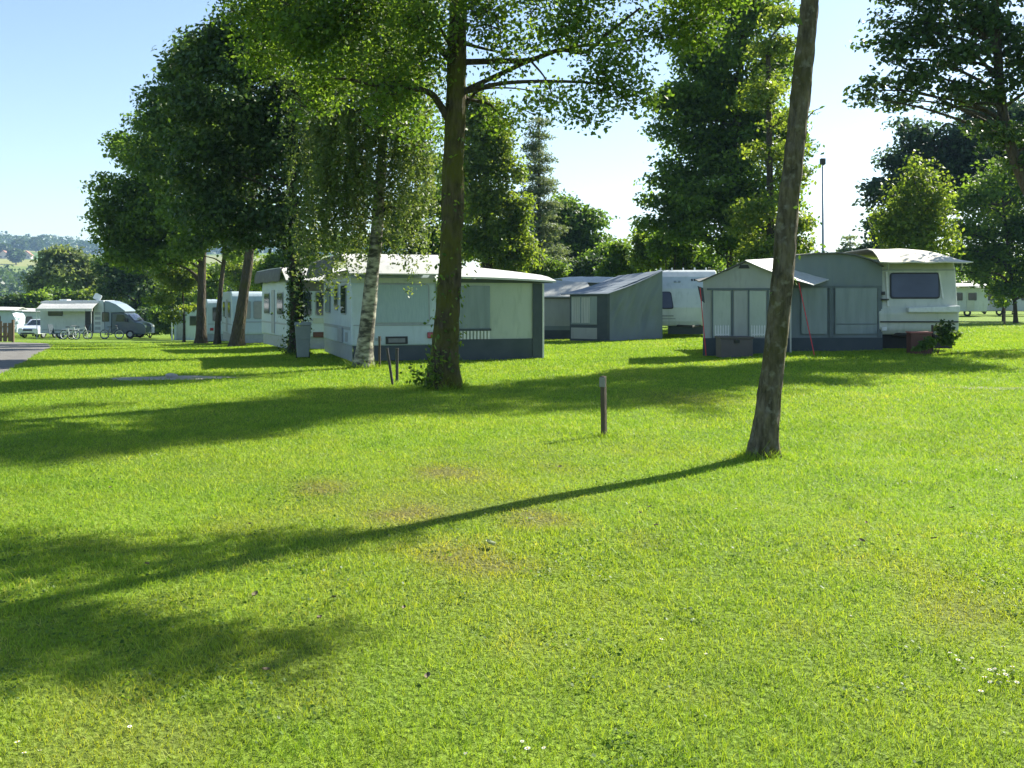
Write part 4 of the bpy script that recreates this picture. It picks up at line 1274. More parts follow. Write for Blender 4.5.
mb = MB(); fs.rect(mb, 4.12, 4.75, .5, 2.3, .004, .06); dr_ = mb.build('door', M['white_panel'], mh, bevel=.02)
mb = MB()
for k in range(4): fs.rect(mb, 4.22, 4.65, .7 + .38 * k, .92 + .38 * k, .061, .07)
mb.build('door_pocket', M['trim'], dr_)
mb = MB(); fs.rect(mb, .2, 5.3, .66, .72, .003, .012); mb.build('stripe', M['trim'], mh)
mb = MB(); mb.tube([(.1, -.06, 2.74), (4.5, -.06, 2.74)], .09, 8)
mb.sheet([[(.25, -.05, 2.76), (2.3, -.05, 2.76), (4.45, -.05, 2.76)], [(.25, -.6, 2.56), (2.3, -.6, 2.53), (4.45, -.6, 2.56)], [(.25, -1.15, 2.30), (2.3, -1.15, 2.26), (4.45, -1.15, 2.30)]], .02)
mb.box(.22, 4.48, -1.20, -1.12, 2.12, 2.32)
mb.build('awning', M['roof_white'], mh)
mb = MB()
for xx in (.3, 4.4): mb.tube([(xx, -1.16, 2.2), (xx, -1.12, .0)], .025, 6)
mb.build('awning_leg', M['pickets'], mh)
mb = MB(); mb.tube([(3.9, 1.1, 2.86), (3.9, 1.1, 3.15)], .05, 8); mb.build('mast', M['steel'], mh)
mb = MB(); mb.poly_prism((3.62, 1.0, 3.10), (.86, 0, -.42), (.36, .25, .88), (0, -1, .2), [(0, .02), (.08, 0), (.52, 0), (.6, .08), (.6, .42), (.52, .5), (.08, .5), (0, .42)], 0, .05); mb.build('dish', M['plate_white'], mh)
mb = MB(); mb.box(1.2, 1.8, .6, 1.3, 2.84, 3.02); mb.build('roof_hatch', M['plate_white'], mh, bevel=.04)
for xx in (1.5, 6.85):
    for yy in (.12, 2.08):
        mb = MB(); mb.ring((xx, yy, .34), (0, 1, 0), .25, .09, 24, 8); t_ = mb.build('wheel', M['tyre'], mh, smooth=True)
        mb = MB(); mb.disc((xx, yy, .34), (0, 1, 0), .2, .12); mb.build('rim', M['steel'], t_)

def bicycle(label, px, d, rz, paint):
    x = X(px, d)
    r = thing('bicycle', label, 'bicycle', (x, d, g(x, d)), rz, 'bicycles parked by the motorhome')
    for xx in (-.52, .52):
        mb = MB(); mb.ring((xx, 0, .35), (0, 1, 0), .32, .025, 28, 6); w_ = mb.build('wheel', M['tyre'], r, smooth=True)
        mb = MB(); mb.ring((xx, 0, .35), (0, 1, 0), .275, .024, 24, 5)
        for k in range(8):
            a = k * math.pi / 4
            mb.tube([(xx, 0, .35), (xx + .28 * math.cos(a), 0, .35 + .28 * math.sin(a))], .004, 4)
        mb.build('rim', M['bike_white'], w_)
    mb = MB()
    for a, b_ in (((-.52, 0, .35), (-.15, 0, .75)), ((-.52, 0, .35), (-.05, 0, .33)), ((-.05, 0, .33), (-.18, 0, .85)), ((-.05, 0, .33), (.36, 0, .78)), ((-.16, 0, .78), (.34, 0, .85)), ((.33, 0, .92), (.52, 0, .35))):
        mb.tube([a, b_], .028, 6)
    mb.build('frame', M[paint], r)
    mb = MB(); mb.tube([(.30, -.28, 1.0), (.36, 0, .98), (.30, .28, 1.0)], .018, 6); mb.tube([(.36, 0, .98), (.33, 0, .86)], .02, 6); mb.build('handlebar', M['dark_steel'], r)
    mb = MB(); mb.poly_prism((0, 0, .88), (1, 0, 0), (0, 1, 0), (0, 0, 1), [(-.32, -.08), (-.32, .08), (-.02, .03), (-.02, -.03)], 0, .06); mb.build('saddle', M['dark_trim'], r, bevel=.015)
    return r
bicycle('white bicycle with its handlebar turned to the right, nearest the motorhome awning leg', 80, 71.5, R(20), 'bike_white')
bicycle('white bicycle leaning left of the other white one', 70, 71.0, R(-15), 'bike_white')
bicycle('grey bicycle parked beside the motorhome cab', 112, 74.2, R(8), 'bike_grey')

def camp_chair(label, px, d, rz):
    x = X(px, d)
    r = thing('camping_chair', label, 'chair', (x, d, g(x, d)), rz, 'camping chairs under the motorhome awning')
    mb = MB(); mb.box(-.26, .26, -.24, .24, .40, .44); mb.build('seat', M['chair_blue'], r, bevel=.01)
    mb = MB(); mb.poly_prism((0, 0, 0), (1, 0, 0), (0, .28, 1), (0, -1, .28), [(-.26, .42), (.26, .42), (.24, 1.15), (-.24, 1.15)], -.22, -.19); mb.build('backrest', M['chair_blue'], r, bevel=.008)
    for sx in (-.25, .25):
        for sy in (-.22, .22):
            mb = MB(); mb.tube([(sx, sy, .42), (sx * 1.1, sy * 1.3, 0)], .014, 6); mb.build('leg', M['steel'], r)
        mb = MB(); mb.box(sx - .03, sx + .03, -.22, .26, .62, .65); mb.build('armrest', M['dark_trim'], r)
    return r
camp_chair('dark camping chair at the left end of the motorhome awning', 55.5, 73.2, R(70))
camp_chair('dark camping chair standing right of the folding table', 83, 73.2, R(-60))
tx = X(70, 73.5)
tb = thing('camping_table', 'small camping table between the chairs under the motorhome awning', 'table', (tx, 73.5, g(tx, 73.5)))
mb = MB(); mb.box(-.6, .6, -.35, .35, .70, .73); mb.build('tabletop', M['trim'], tb, bevel=.01)
for sx in (-.5, .5):
    for sy in (-.28, .28):
        mb = MB(); mb.tube([(sx, sy, .70), (sx * 1.1, sy * 1.1, 0)], .018, 6); mb.build('leg', M['steel'], tb)

def car(label, px, d, rz):
    x = X(px, d)
    r = thing('car', label, 'car', (x, d, g(x, d)), rz, 'white cars parked left of the motorhome')
    # faces -y
    mb = MB(); mb.poly_prism((0, 0, 0), (0, 1, 0), (0, 0, 1), (1, 0, 0), [(0, .32), (0, .70), (.15, .85), (.95, 1.0), (1.6, 1.48), (3.1, 1.50), (3.9, 1.05), (4.2, .95), (4.25, .35)], -.88, .88)
    mb.build('body', M['car_white'], r, bevel=.09, seg=3)
    mb = MB(); mb.poly_prism((0, 0, 0), (1, 0, 0), (0, .65, .48), (0, -.48, .65), [(-.72, 1.56), (.72, 1.56), (.60, 2.28), (-.60, 2.28)], -.02, .09)
    # windscreen laid on the raked face
    mb = MB(); U = Vector((1, 0, 0)); V = Vector((0, .65, .48)).normalized()
    mb.poly_prism((0, .95, 1.0), U, V, U.cross(V), [(-.74, .06), (.74, .06), (.60, .74), (-.60, .74)], .0, .02); mb.build('windscreen', M['glass'], r)
    for sx in (-.62, .62):
        mb = MB(); mb.box(sx - .17, sx + .17, -.02, .2, .64, .80); mb.build('headlight', M['clear_lamp'], r, bevel=.04)
    mb = MB(); mb.box(-.40, .40, -.025, .1, .60, .74); mb.box(-.6, .6, -.02, .1, .36, .46); mb.build('grille', M['dark_trim'], r, bevel=.01)
    mb = MB(); mb.box(-.26, .26, -.035, .02, .48, .58); mb.build('number_plate', M['plate_white'], r)
    for sx in (-.98, .98):
        mb = MB(); mb.box(sx - .10, sx + .10, 1.15, 1.25, .98, 1.12); mb.build('mirror', M['car_white'], r, bevel=.02)
    for sx in (-.80, .80):
        for yy in (.8, 3.4):
            wheel(r, sx, yy, .31, .2)
    return r
car('white car parked facing the viewer left of the motorhome', 27.5, 79, R(-8))
car('white car squeezed in behind the rear corner of the motorhome', 40, 84, R(-8))

def far_caravan(label, px, d, Wd, H, rz, body, roof, group=None, nwin=2, name='caravan', L=2.3, door=True):
    x = X(px, d)
    r = thing(name, label, 'caravan', (x, d, g(x, d)), rz, group)
    mb = MB(); mb.poly_prism((0, 0, 0), (1, 0, 0), (0, 0, 1), (0, 1, 0), [(-Wd / 2, .4), (-Wd / 2, H - .3), (-Wd / 2 + .25, H), (Wd / 2 - .3, H), (Wd / 2, H - .6), (Wd / 2 - .1, .4)], 0, L)
    mb.build('body', M[body], r, bevel=.06)
    f = Face((-Wd / 2, 0), (Wd / 2, 0))
    for k in range(nwin):
        s = .5 + k * (Wd - 1.0) / nwin
        window(r, f, s, s + min(1.1, (Wd - 1) / nwin * .6), 1.3, 1.9, 'glass', 'trim', .04)
    if door:
        mb = MB(); f.rect(mb, Wd * .5 - .1, Wd * .5 + .5, .45, 2.0, .003, .03); mb.build('door', M['cream_panel'], r, bevel=.01)
    mb = MB(); mb.sheet([[(-Wd / 2 - .2, -.5, H + .06), (0, -.5, H + .10), (Wd / 2 + .2, -.5, H + .06)], [(-Wd / 2 - .2, L / 2, H + .3), (0, L / 2, H + .36), (Wd / 2 + .2, L / 2, H + .3)], [(-Wd / 2 - .2, L + .3, H + .1), (0, L + .3, H + .14), (Wd / 2 + .2, L + .3, H + .1)]], .05)
    mb.build('roof_cover', M[roof], r)
    mb = MB(); mb.ring((0, .14, .31), (0, 1, 0), .23, .08, 20, 6); mb.build('wheel', M['tyre'], r, smooth=True)
    return r
far_caravan('pale caravan with white roof behind the white car at the left edge', 22, 92, 4.0, 2.3, R(4), 'blue_panel', 'roof_white', 'caravans parked beyond the lane', 2)
far_caravan('pale caravan cut by the left edge of the photo behind the wooden fence', -12, 88, 4.6, 2.35, R(4), 'blue_panel', 'roof_white', 'caravans parked beyond the lane', 2)
far_caravan('white caravan with beige door right of the cream caravan, far across the lawn', 968, 80, 3.2, 2.35, R(-3), 'white_panel', 'roof_white', 'caravans at the far right edge', 2)
far_caravan('long pale caravan behind the staked sapling', 1000, 84, 3.4, 2.25, R(-3), 'white_panel', 'roof_white', 'caravans at the far right edge', 2, door=False)
far_caravan('pale caravan cut by the right edge of the photo', 1040, 82, 4.0, 2.25, R(-3), 'white_panel', 'roof_white', 'caravans at the far right edge', 2, door=False)

# brown board fence at the left edge
fx = X(2, 58)
fe = thing('fence', 'short brown board fence at the left edge beside the lane', 'fence', (fx, 58, g(fx, 58)), R(5))
mb = MB()
for k in range(9):
    h = 1.15 + .07 * math.sin(k * 2.3)
    mb.box(-1.9 + k * .28, -1.9 + k * .28 + .22, 0, .03, .03, h)
mb.build('boards', M['fence_wood'], fe)
for xx in (-1.8, -.6, .58):
    mb = MB(); mb.box(xx - .06, xx + .06, .035, .15, -.05, 1.3); mb.build('post', M['fence_wood'], fe)
mb = MB(); mb.box(-1.9, .62, .032, .07, .3, .38); mb.box(-1.9, .62, .032, .07, .85, .93); mb.build('rail', M['fence_wood'], fe)

# ------------------------------------------------------------------ small things on the lawn
p = ground_at(604, 437)
np_ = thing('marker_post', 'weathered square wooden pitch post with a small white plate, alone on the open lawn', 'post', (p.x, p.y, p.z), R(52))
hp = Z(376, p.y) - p.z
mb = MB(); mb.poly_prism((0, 0, 0), (1, 0, 0), (0, 1, 0), (-.02, 0, 1), [(-.027, -.027), (.027, -.027), (.027, .027), (-.027, .027)], -.08, hp); mb.build('post', M['wood_post'], np_, bevel=.006)
mb = MB(); mb.box(-.050, -.040, -.045, .035, hp - .125, hp - .012); mb.build('number_plate', M['post_plate'], np_, bevel=.003)

def stake(label, px, py_b, py_t, lean_px, mat, rad):
    p = ground_at(px, py_b)
    r = thing('stake', label, 'stake', (p.x, p.y, p.z), 0, 'dark stakes between the birch and the big tree')
    h = Z(py_t, p.y) - p.z
    dx = lean_px / F * p.y
    mb = MB(); mb.tube([(0, 0, -.05), (dx * .5, 0, h * .5), (dx, 0, h)], rad, 8); mb.build('shaft', M[mat], r, bevel=0)
    mb = MB(); mb.tube([(dx, 0, h), (dx * 1.02, 0, h + .015)], rad * 1.25, 8); mb.build('cap', M[mat], r)
stake('tall straight brown stake close beside the birch trunk', 379.5, 368, 337, 0, 'wood_post', .028)
stake('dark stake leaning to the left, between two upright ones', 393, 385, 349, -6, 'dark_steel', .026)
stake('dark upright stake nearest the big mossy trunk', 397, 382, 349, 0, 'dark_steel', .030)

# wheelie bin
p = ground_at(303, 359)
wbn = thing('wheelie_bin', 'grey green wheelie bin standing by the ivy covered trunk', 'bin', (p.x, p.y, p.z), R(12))
wbn.scale = (.84, .84, .97)
mb = MB(); b0 = len(mb.v)
def frust(mb, z0, z1, a0, a1, b0_, b1):
    b = len(mb.v)
    for (z, a, bb) in ((z0, a0, b0_), (z1, a1, b1)):
        for sx, sy in ((-1, -1), (1, -1), (1, 1), (-1, 1)): mb.v.append(Vector((sx * a, sy * bb, z)))
    mb.f += [[b, b + 3, b + 2, b + 1], [b + 4, b + 5, b + 6, b + 7]] + [[b + i, b + (i + 1) % 4, b + 4 + (i + 1) % 4, b + 4 + i] for i in range(4)]
frust(mb, .06, .96, .19, .26, .20, .29); mb.build('body', M['bin_grey'], wbn, bevel=.025)
mb = MB(); frust(mb, .965, 1.05, .285, .26, .32, .29); mb.build('lid', M['bin_grey'], wbn, bevel=.02)
mb = MB(); mb.tube([(-.22, .33, .98), (.22, .33, .98)], .018, 8); mb.build('handle', M['dark_trim'], wbn)
for sx in (-.2, .2):
    mb = MB(); mb.ring((sx, .2, .1), (1, 0, 0), .075, .025, 18, 6); mb.disc((sx, .2, .1), (1, 0, 0), .07, .03); mb.build('wheel', M['tyre'], wbn, smooth=True)
mb = MB(); frust(mb, .56, .62, .236, .241, .262, .268); mb.build('rim', M['bin_grey'], wbn, bevel=.006)

# lamp post far behind the right-hand awning
lx, ld = X(823, 58), 58.0
lp = thing('street_lamp', 'tall slim lamp post with a small head above the right hand awning', 'street lamp', (lx, ld, g(lx, ld)))
hh = Z(163, ld) - g(lx, ld)
mb = MB(); mb.tube([(0, 0, 0), (0, 0, 1.2), (0, 0, 1.25), (0, 0, hh)], [.11, .11, .085, .06], 12); mb.build('pole', M['lamp_metal'], lp, smooth=True)
mb = MB(); mb.box(-.16, .12, -.15, .15, hh - .1, hh + .26); hd_ = mb.build('lamp_head', M['dark_steel'], lp, bevel=.03)

# ------------------------------------------------------------------ trees
def Lc(*t): return list(t)

# leaning trunk on the right, crown above the picture
rt, pth = tree('alder_tree', 'leaning bare trunk in the right foreground, its crown above the top of the photo', 10.14,
     [(762, 457), (764, 440), (769, 400), (776, 340), (784, 260), (790, 190), (799, 110), (806, 40), (811, -20), (818, -110), (826, -220), (834, -330), (840, -450)],
     [('w', 4.85, 11.85, 6.1, .55, .40, .28), ('w', 4.55, 11.9, 6.6, .65, .50, .32), ('w', 4.3, 12.3, 7.1, .65, .55, .35), ('w', 4.2, 13.0, 7.6, .7, .6, .4), ('w', 5.2, 12.2, 6.3, .45, .35, .22),
      ('w', 5.35, 10.2, 6.6, .45, .38, .26), ('w', 5.35, 10.75, 7.05, .55, .45, .3), ('w', 5.4, 11.1, 7.5, .6, .5, .35), ('w', 5.5, 11.8, 8.0, .6, .6, .4), ('w', 5.0, 10.5, 7.4, .4, .4, .3),
      ('w', 3.3, 10.2, 10.0, 1.3, 1.3, 1.0), ('w', 2.4, 9.4, 9.0, 1.0, 1.0, .7), ('w', 4.2, 10.8, 9.6, 1.0, 1.0, .8), ('w', 3.0, 9.2, 11.0, 1.2, 1.2, 1.0), ('w', 3.6, 11.0, 11.6, 1.3, 1.3, 1.1),
      ('w', 1.9, 10.0, 10.2, 1.0, 1.0, .8), ('w', 3.4, 10.0, 12.6, .9, .9, .9), ('w', 2.0, 8.8, 8.2, .8, .8, .5)],
     0.127, 0.068, M['leaf_mid'], M['bark_alder'], n=24000, size=0.10, sprig_n=26, sprig_s=0.20, flare=0.52, fl_h=.24, limb_r=.035, twigs=500, seg=36, sub=16, rough=.07, lim0=.45)
ivy(rt, pth, 0.28, 0.46, 26, 0.05, .012, M['leaf_mid'], 'ivy', .135)
# short spur twigs with a few leaves on that trunk
mb = MB(); tw = []
bl = Vector(rt.location)
def spur(px0, py0, px1, py1, dd=10.05):
    a = W(px0, py0, 10.14) - bl; b_ = W(px1, py1, dd) - bl
    m_ = a.lerp(b_, .5) + Vector((0, 0, .03))
    mb = MB(); mb.tube(catmull([a, m_, b_], 4), [.008, .007, .006, .006, .005, .005, .004, .004, .003], 5); mb.build('spur_twig', M['bark_alder'], rt)
    for t in (0.6, 0.75, .9, 1.0):
        tw.append(np.array(a.lerp(b_, t)) + RNG.normal(size=3) * .02)
spur(803, 40, 790, 12); spur(806, 120, 822, 108)
v, rr = leaf_quads(np.array(tw), 0.085, up=.4)
np_mesh('spur_leaves', v, np.arange(len(v)), 4, M['leaf_mid'], rt, {'rnd': rr})

# the big mossy trunk in the middle
big_lobes = [(505, 45, 42, 17.3), (535, 100, 26, 17.0), (570, 25, 48, 17.0), (560, 95, 26, 18.6), (610, 70, 36, 16.8), (650, 35, 42, 17.4), (640, 92, 22, 17.0), (690, 25, 38, 18.0), (600, -25, 70, 17.6),
   (680, -45, 70, 17.2), (530, -10, 55, 18.4), (590, 115, 18, 16.6), (500, 115, 22, 18.4), (725, -5, 30, 17.8),
   (400, 30, 58, 18.8), (405, 75, 36, 18.4), (360, 60, 40, 17.2), (430, 60, 40, 17.4), (300, 45, 46, 17.4), (425, 20, 40, 17.0), (350, -5, 50, 17.4), (485, 15, 36, 17.0), (340, 25, 62, 18.2), (280, 15, 52, 18.0), (240, 5, 32, 17.8), (385, 95, 42, 17.4), (425, 130, 32, 19.0), (320, 85, 44, 18.8), (270, 60, 40, 18.6), (460, -40, 70, 17.0),
   (380, -70, 85, 18.4), (300, -80, 80, 18.0), (230, -70, 60, 18.4), (440, -190, 130, 18.0), (560, -170, 120, 18.6), (640, -180, 100, 17.4), (330, -220, 120, 18.2), (480, -330, 140, 17.8), (240, -190, 80, 17.8), (730, -120, 70, 18.0), (600, -300, 110, 18.0), (380, -360, 110, 18.0)]
bt, bp_ = tree('alder_tree', 'big mossy trunk in the middle with leafy branches across the top of the photo', 17.8,
     [(444, 388), (444, 375), (446, 340), (450, 270), (453, 180), (456, 90), (458, 20), (460, -80), (463, -200), (466, -330)],
     big_lobes, 0.245, 0.12, M['leaf_bright'], M['bark_moss'], n=84000, size=0.088, sprig_n=26, sprig_s=0.27, flare=0.62, limb_r=.05, twigs=1500, seg=36, sub=18, rough=.09, shell=.15, lim0=.55, limb_p=.30, top_w=.28, brk=True, limbm=M['bark_dark'])
# the long side limbs that show against the sky
mb = MB(); bl = Vector(bt.location)
def limb(pts, r0, r1):
    q = catmull([W(a, b_, dd) - bl for a, b_, dd in pts], 6)
    mb.tube(q, [r0 + (r1 - r0) * i / (len(q) - 1) for i in range(len(q))], 8)
limb([(466, 62, 17.8), (500, 61, 17.7), (530, 60, 17.5), (560, 50, 17.3), (585, 52, 17.1), (610, 32, 16.9), (640, 8, 16.8)], .058, .02)
limb([(530, 60, 17.5), (545, 78, 17.3), (553, 98, 17.2)], .022, .008)
limb([(585, 52, 17.1), (605, 75, 17.0), (625, 100, 16.9), (640, 118, 16.8)], .022, .007)
limb([(466, 44, 17.8), (490, 50, 17.9), (520, 56, 17.7)], .035, .012)
limb([(448, 118, 17.8), (440, 105, 17.7), (430, 93, 17.6), (410, 88, 17.4), (380, 86, 17.3), (352, 80, 17.2), (335, 78, 17)], .075, .02)
limb([(466, 105, 17.8), (480, 90, 18), (510, 88, 18.4), (540, 92, 18.6)], .03, .008)
limb([(450, 60, 17.8), (430, 40, 18.2), (400, 15, 18.6), (360, -20, 18.6)], .06, .02)
limb([(462, 10, 17.8), (500, -10, 17.5), (560, -25, 17.4), (640, -30, 17.2)], .06, .02)
mb.build('limb', M['bark_dark'], bt, smooth=True)
ivy(bt, bp_, 0.02, 0.50, 420, 0.085, .07, M['leaf_bright'], 'ivy', .25)
# sucker shoots at its foot
pts = []
mb = MB()
for (a, b_, ca_, cb_) in [(437, 388, 433, 343), (436, 388, 429, 362), (438, 388, 440, 350), (434, 388, 421, 372), (433, 388, 412, 380), (434, 388, 408, 368), (436, 388, 425, 352), (440, 388, 436, 372)]:
    A = W(a, b_, 17.5) - bl; B = W(ca_, cb_, 17.2 + random.uniform(-.3, .2)) - bl
    A.z = max(A.z, 0)
    mb.tube(catmull([A, A.lerp(B, .5) + Vector((0, 0, .06)), B], 4), [.010 - .0008 * i for i in range(9)], 5)
    for k in range(26):
        pts.append(np.array(A.lerp(B, random.uniform(.35, 1.05))) + RNG.normal(size=3) * .065)
mb.build('sucker_shoots', M['bark_dark'], bt)
v, rr = leaf_quads(np.array(pts), 0.085, up=.5)
np_mesh('shoot_leaves', v, np.arange(len(v)), 4, M['leaf_bright'], bt, {'rnd': rr})

# birch
tree('birch_tree', 'white barked birch with weeping foliage in front of the blind window caravan', 23.4,
     [(363, 366), (364, 355), (367, 325), (371, 285), (376, 240), (379, 200), (382, 160), (384, 110), (386, 50), (387, -20), (388, -90)],
     [(330, 150, 26), (318, 190, 22), (345, 115, 34), (372, 130, 38), (400, 110, 36), (415, 150, 26), (345, 170, 30), (405, 185, 22), (330, 95, 30), (370, 60, 50), (330, 50, 40), (410, 60, 40), (385, 10, 55), (310, 150, 18),
      (360, 175, 26), (425, 120, 18), (340, 205, 14), (385, -60, 60), (415, 205, 12), (305, 215, 12)],
     0.205, 0.06, M['leaf_birch'], M['bark_birch'], n=72000, size=0.080, sprig_n=70, sprig_s=0.042, weep=2.7, flare=.45, limb_r=.03, seg=20, sub=12, rough=.06, shell=.2, up=.1, asp=.55)

# row of trees on the left
ti, pi_ = tree('maple_tree', 'dark broad tree whose ivy covered trunk stands behind the wheelie bin', 30,
     [(297, 353), (297, 330), (296, 290), (294, 240), (292, 180), (290, 110), (286, 40)],
     [(275, 205, 48), (230, 165, 52), (290, 140, 55), (250, 105, 55), (215, 215, 40), (285, 245, 26), (232, 65, 42), (195, 165, 40), (205, 112, 40), (300, 90, 50), (215, 40, 30), (198, 62, 26), (260, 50, 50), (310, 190, 34),
      (250, 240, 24), (320, 130, 40), (178, 95, 18), (280, 10, 60), (330, 235, 14)],
     0.22, 0.09, M['leaf_dark'], M['bark_dark'], n=63000, size=0.125, sprig_n=26, sprig_s=0.30, limb_r=.06, seg=14)
ivy(ti, pi_, 0.0, 0.55, 2600, 0.10, .16, M['leaf_dark'], 'ivy', .17)
tree('maple_tree', 'broad tree on the leaning trunk lit orange at its foot', 42,
     [(237, 346), (239, 325), (245, 285), (250, 245), (252, 190), (250, 120), (246, 50)],
     [(200, 95, 36), (176, 130, 34), (212, 55, 32), (240, 45, 30), (225, 130, 42), (165, 100, 22), (170, 175, 34), (215, 190, 38), (156, 118, 16), (192, 45, 20), (255, 215, 24), (250, 150, 36), (140, 150, 22), (182, 70, 24), (186, 215, 22)],
     0.27, 0.11, M['leaf_mid'], M['bark_red'], n=50400, size=0.155, sprig_n=26, sprig_s=0.36, limb_r=.08)
tree('maple_tree', 'mid green tree on a thin straight trunk between two thicker ones in the left row', 48,
     [(217, 341), (218, 320), (221, 285), (225, 250), (228, 200), (230, 170)],
     [(200, 232, 26), (228, 235, 20), (215, 210, 26), (186, 250, 16), (240, 250, 12), (225, 190, 24)],
     0.14, 0.07, M['leaf_bright'], M['bark_red'], n=18900, size=0.15, sprig_s=.32, limb_r=.04)
tree('maple_tree', 'leftmost tall tree of the row, its crown reaching out over the motorhome', 52,
     [(201, 340), (201, 315), (202, 275), (203, 230), (200, 180), (195, 130)],
     [(130, 190, 26), (116, 212, 20), (148, 225, 36), (140, 258, 24), (172, 258, 26), (176, 200, 38), (160, 150, 32), (128, 158, 18), (112, 180, 10), (106, 232, 12), (98, 188, 6), (122, 240, 18), (190, 240, 22), (120, 140, 10), (150, 120, 18), (104, 200, 8), (115, 258, 10), (145, 190, 26), (160, 215, 28), (132, 235, 24), (165, 180, 26)],
     0.26, 0.12, M['leaf_bright'], M['bark_red'], n=62000, size=0.17, sprig_s=.38, limb_r=.08)
tree('sapling', 'yellow green sapling on two thin stems before the brown roofed shed', 58,
     [(184, 338), (184, 318), (183, 295), (181, 265)],
     [(166, 276, 18), (184, 284, 14), (160, 300, 13), (175, 258, 18), (186, 308, 8), (158, 262, 12), (196, 272, 12), (170, 316, 9)],
     0.07, 0.03, M['leaf_yellow'], M['bark_dark'], n=13650, size=0.15, sprig_s=.28, limb_r=.025)

# trees and bushes behind the motorhome
tree('broadleaf_tree', 'dark green tree behind the motorhome cab', 92,
     [(138, 337), (138, 318), (137, 295), (136, 275)],
     [(128, 276, 22), (114, 294, 15), (150, 290, 20), (140, 262, 20), (110, 268, 14), (156, 312, 16), (138, 312, 17), (165, 295, 14)],
     0.3, 0.15, M['leaf_dark'], M['bark_dark'], n=18900, size=0.30, sprig_s=.6, limb_r=.1)
tree('willow_tree', 'round grey green willow behind the motorhome roof', 118,
     [(66, 330), (66, 312), (66, 295), (66, 275)],
     [(66, 272, 24), (48, 280, 15), (85, 278, 16), (66, 256, 13), (55, 264, 14), (80, 262, 14), (40, 288, 9), (94, 288, 9)],
     0.4, 0.2, M['leaf_palegreen'], M['bark_dark'], n=29400, size=0.36, sprig_s=.7, limb_r=.14)
for i, (px, lobes, lf, lab, d_) in enumerate([
    (8, [(6, 306, 13), (18, 303, 10), (-8, 308, 12)], 'leaf_dark', 'dark bush at the left edge above the caravan roofs', 100),
    (33, [(34, 303, 13), (24, 308, 9), (44, 309, 9)], 'leaf_bright', 'light bush left of the motorhome roof', 100),
    (58, [(56, 298, 12), (66, 300, 11), (48, 303, 10)], 'leaf_mid', 'mid green bush directly behind the motorhome roof', 104),
    (85, [(80, 300, 11), (92, 299, 12), (76, 306, 9)], 'leaf_yellow', 'yellowish bush behind the satellite dish', 104),
    (108, [(104, 302, 12), (114, 305, 11)], 'leaf_bright', 'bright bush behind the motorhome cab roof', 101),
    (150, [(148, 320, 14), (160, 324, 12), (138, 326, 10)], 'leaf_dark', 'dark bush right of the motorhome bonnet', 84),
    (172, [(170, 324, 12), (164, 316, 10)], 'leaf_mid', 'bush between the motorhome and the brown roofed shed', 80)]):
    bush('bush', lab, px, d_, lobes, M[lf], 6000, .28, group='bushes behind the motorhome', sprig_s=.42)

for (px, lobes, lf, lab, d_) in [
    (210, [(208, 292, 16), (218, 274, 15), (198, 276, 13)], 'leaf_bright', 'bright bush seen between the two farthest trunks of the left row', 76),
    (246, [(244, 284, 15), (256, 272, 14), (234, 268, 14), (262, 288, 11)], 'leaf_yellow', 'yellow green bush behind the leaning orange lit trunk', 74),
    (182, [(178, 292, 14), (190, 300, 13), (172, 304, 11)], 'leaf_mid', 'bush behind the sapling and the brown roofed shed', 78)]:
    bush('bush', lab, px, d_, lobes, M[lf], 6000, .22, group='bushes behind the left row', sprig_s=.4)
# behind the near awning and the big trunk
tree('broadleaf_tree', 'olive green tree behind the white roof cover and the birch', 60,
     [(412, 335), (412, 300), (411, 265), (410, 235)],
     [(408, 226, 24), (434, 238, 20), (390, 240, 20), (420, 205, 20), (398, 212, 16), (440, 258, 16), (416, 258, 20), (380, 258, 12), (345, 248, 14), (362, 240, 14), (440, 195, 24), (462, 215, 22), (430, 165, 20), (455, 250, 22)],
     0.3, 0.12, M['leaf_mid'], M['bark_dark'], n=27300, size=0.20, sprig_s=.42, limb_r=.08)
tree('broadleaf_tree', 'leafy tree glimpsed above the caravan roofs left of the birch', 62,
     [(300, 338), (300, 310), (302, 280), (304, 255)],
     [(304, 250, 18), (322, 246, 16), (284, 262, 14), (270, 272, 12), (262, 285, 8)],
     0.25, 0.1, M['leaf_bright'], M['bark_dark'], n=12600, size=0.2, sprig_s=.4, limb_r=.06)
tree('willow_tree', 'yellow green willow with drooping foliage right of the big mossy trunk', 52,
     [(488, 337), (488, 300), (487, 250), (486, 190), (484, 130)],
     [(484, 105, 14), (494, 128, 18), (478, 150, 22), (508, 165, 14), (486, 192, 24), (518, 200, 13), (498, 228, 22), (524, 236, 12), (470, 232, 20), (508, 256, 18), (472, 118, 16), (500, 146, 14), (460, 170, 18), (474, 90, 12), (515, 222, 12)],
     0.4, 0.12, M['leaf_yellow'], M['bark_dark'], n=35700, size=0.19, sprig_n=44, sprig_s=0.20, weep=1.3, limb_r=.09, up=.25, shell=.25)
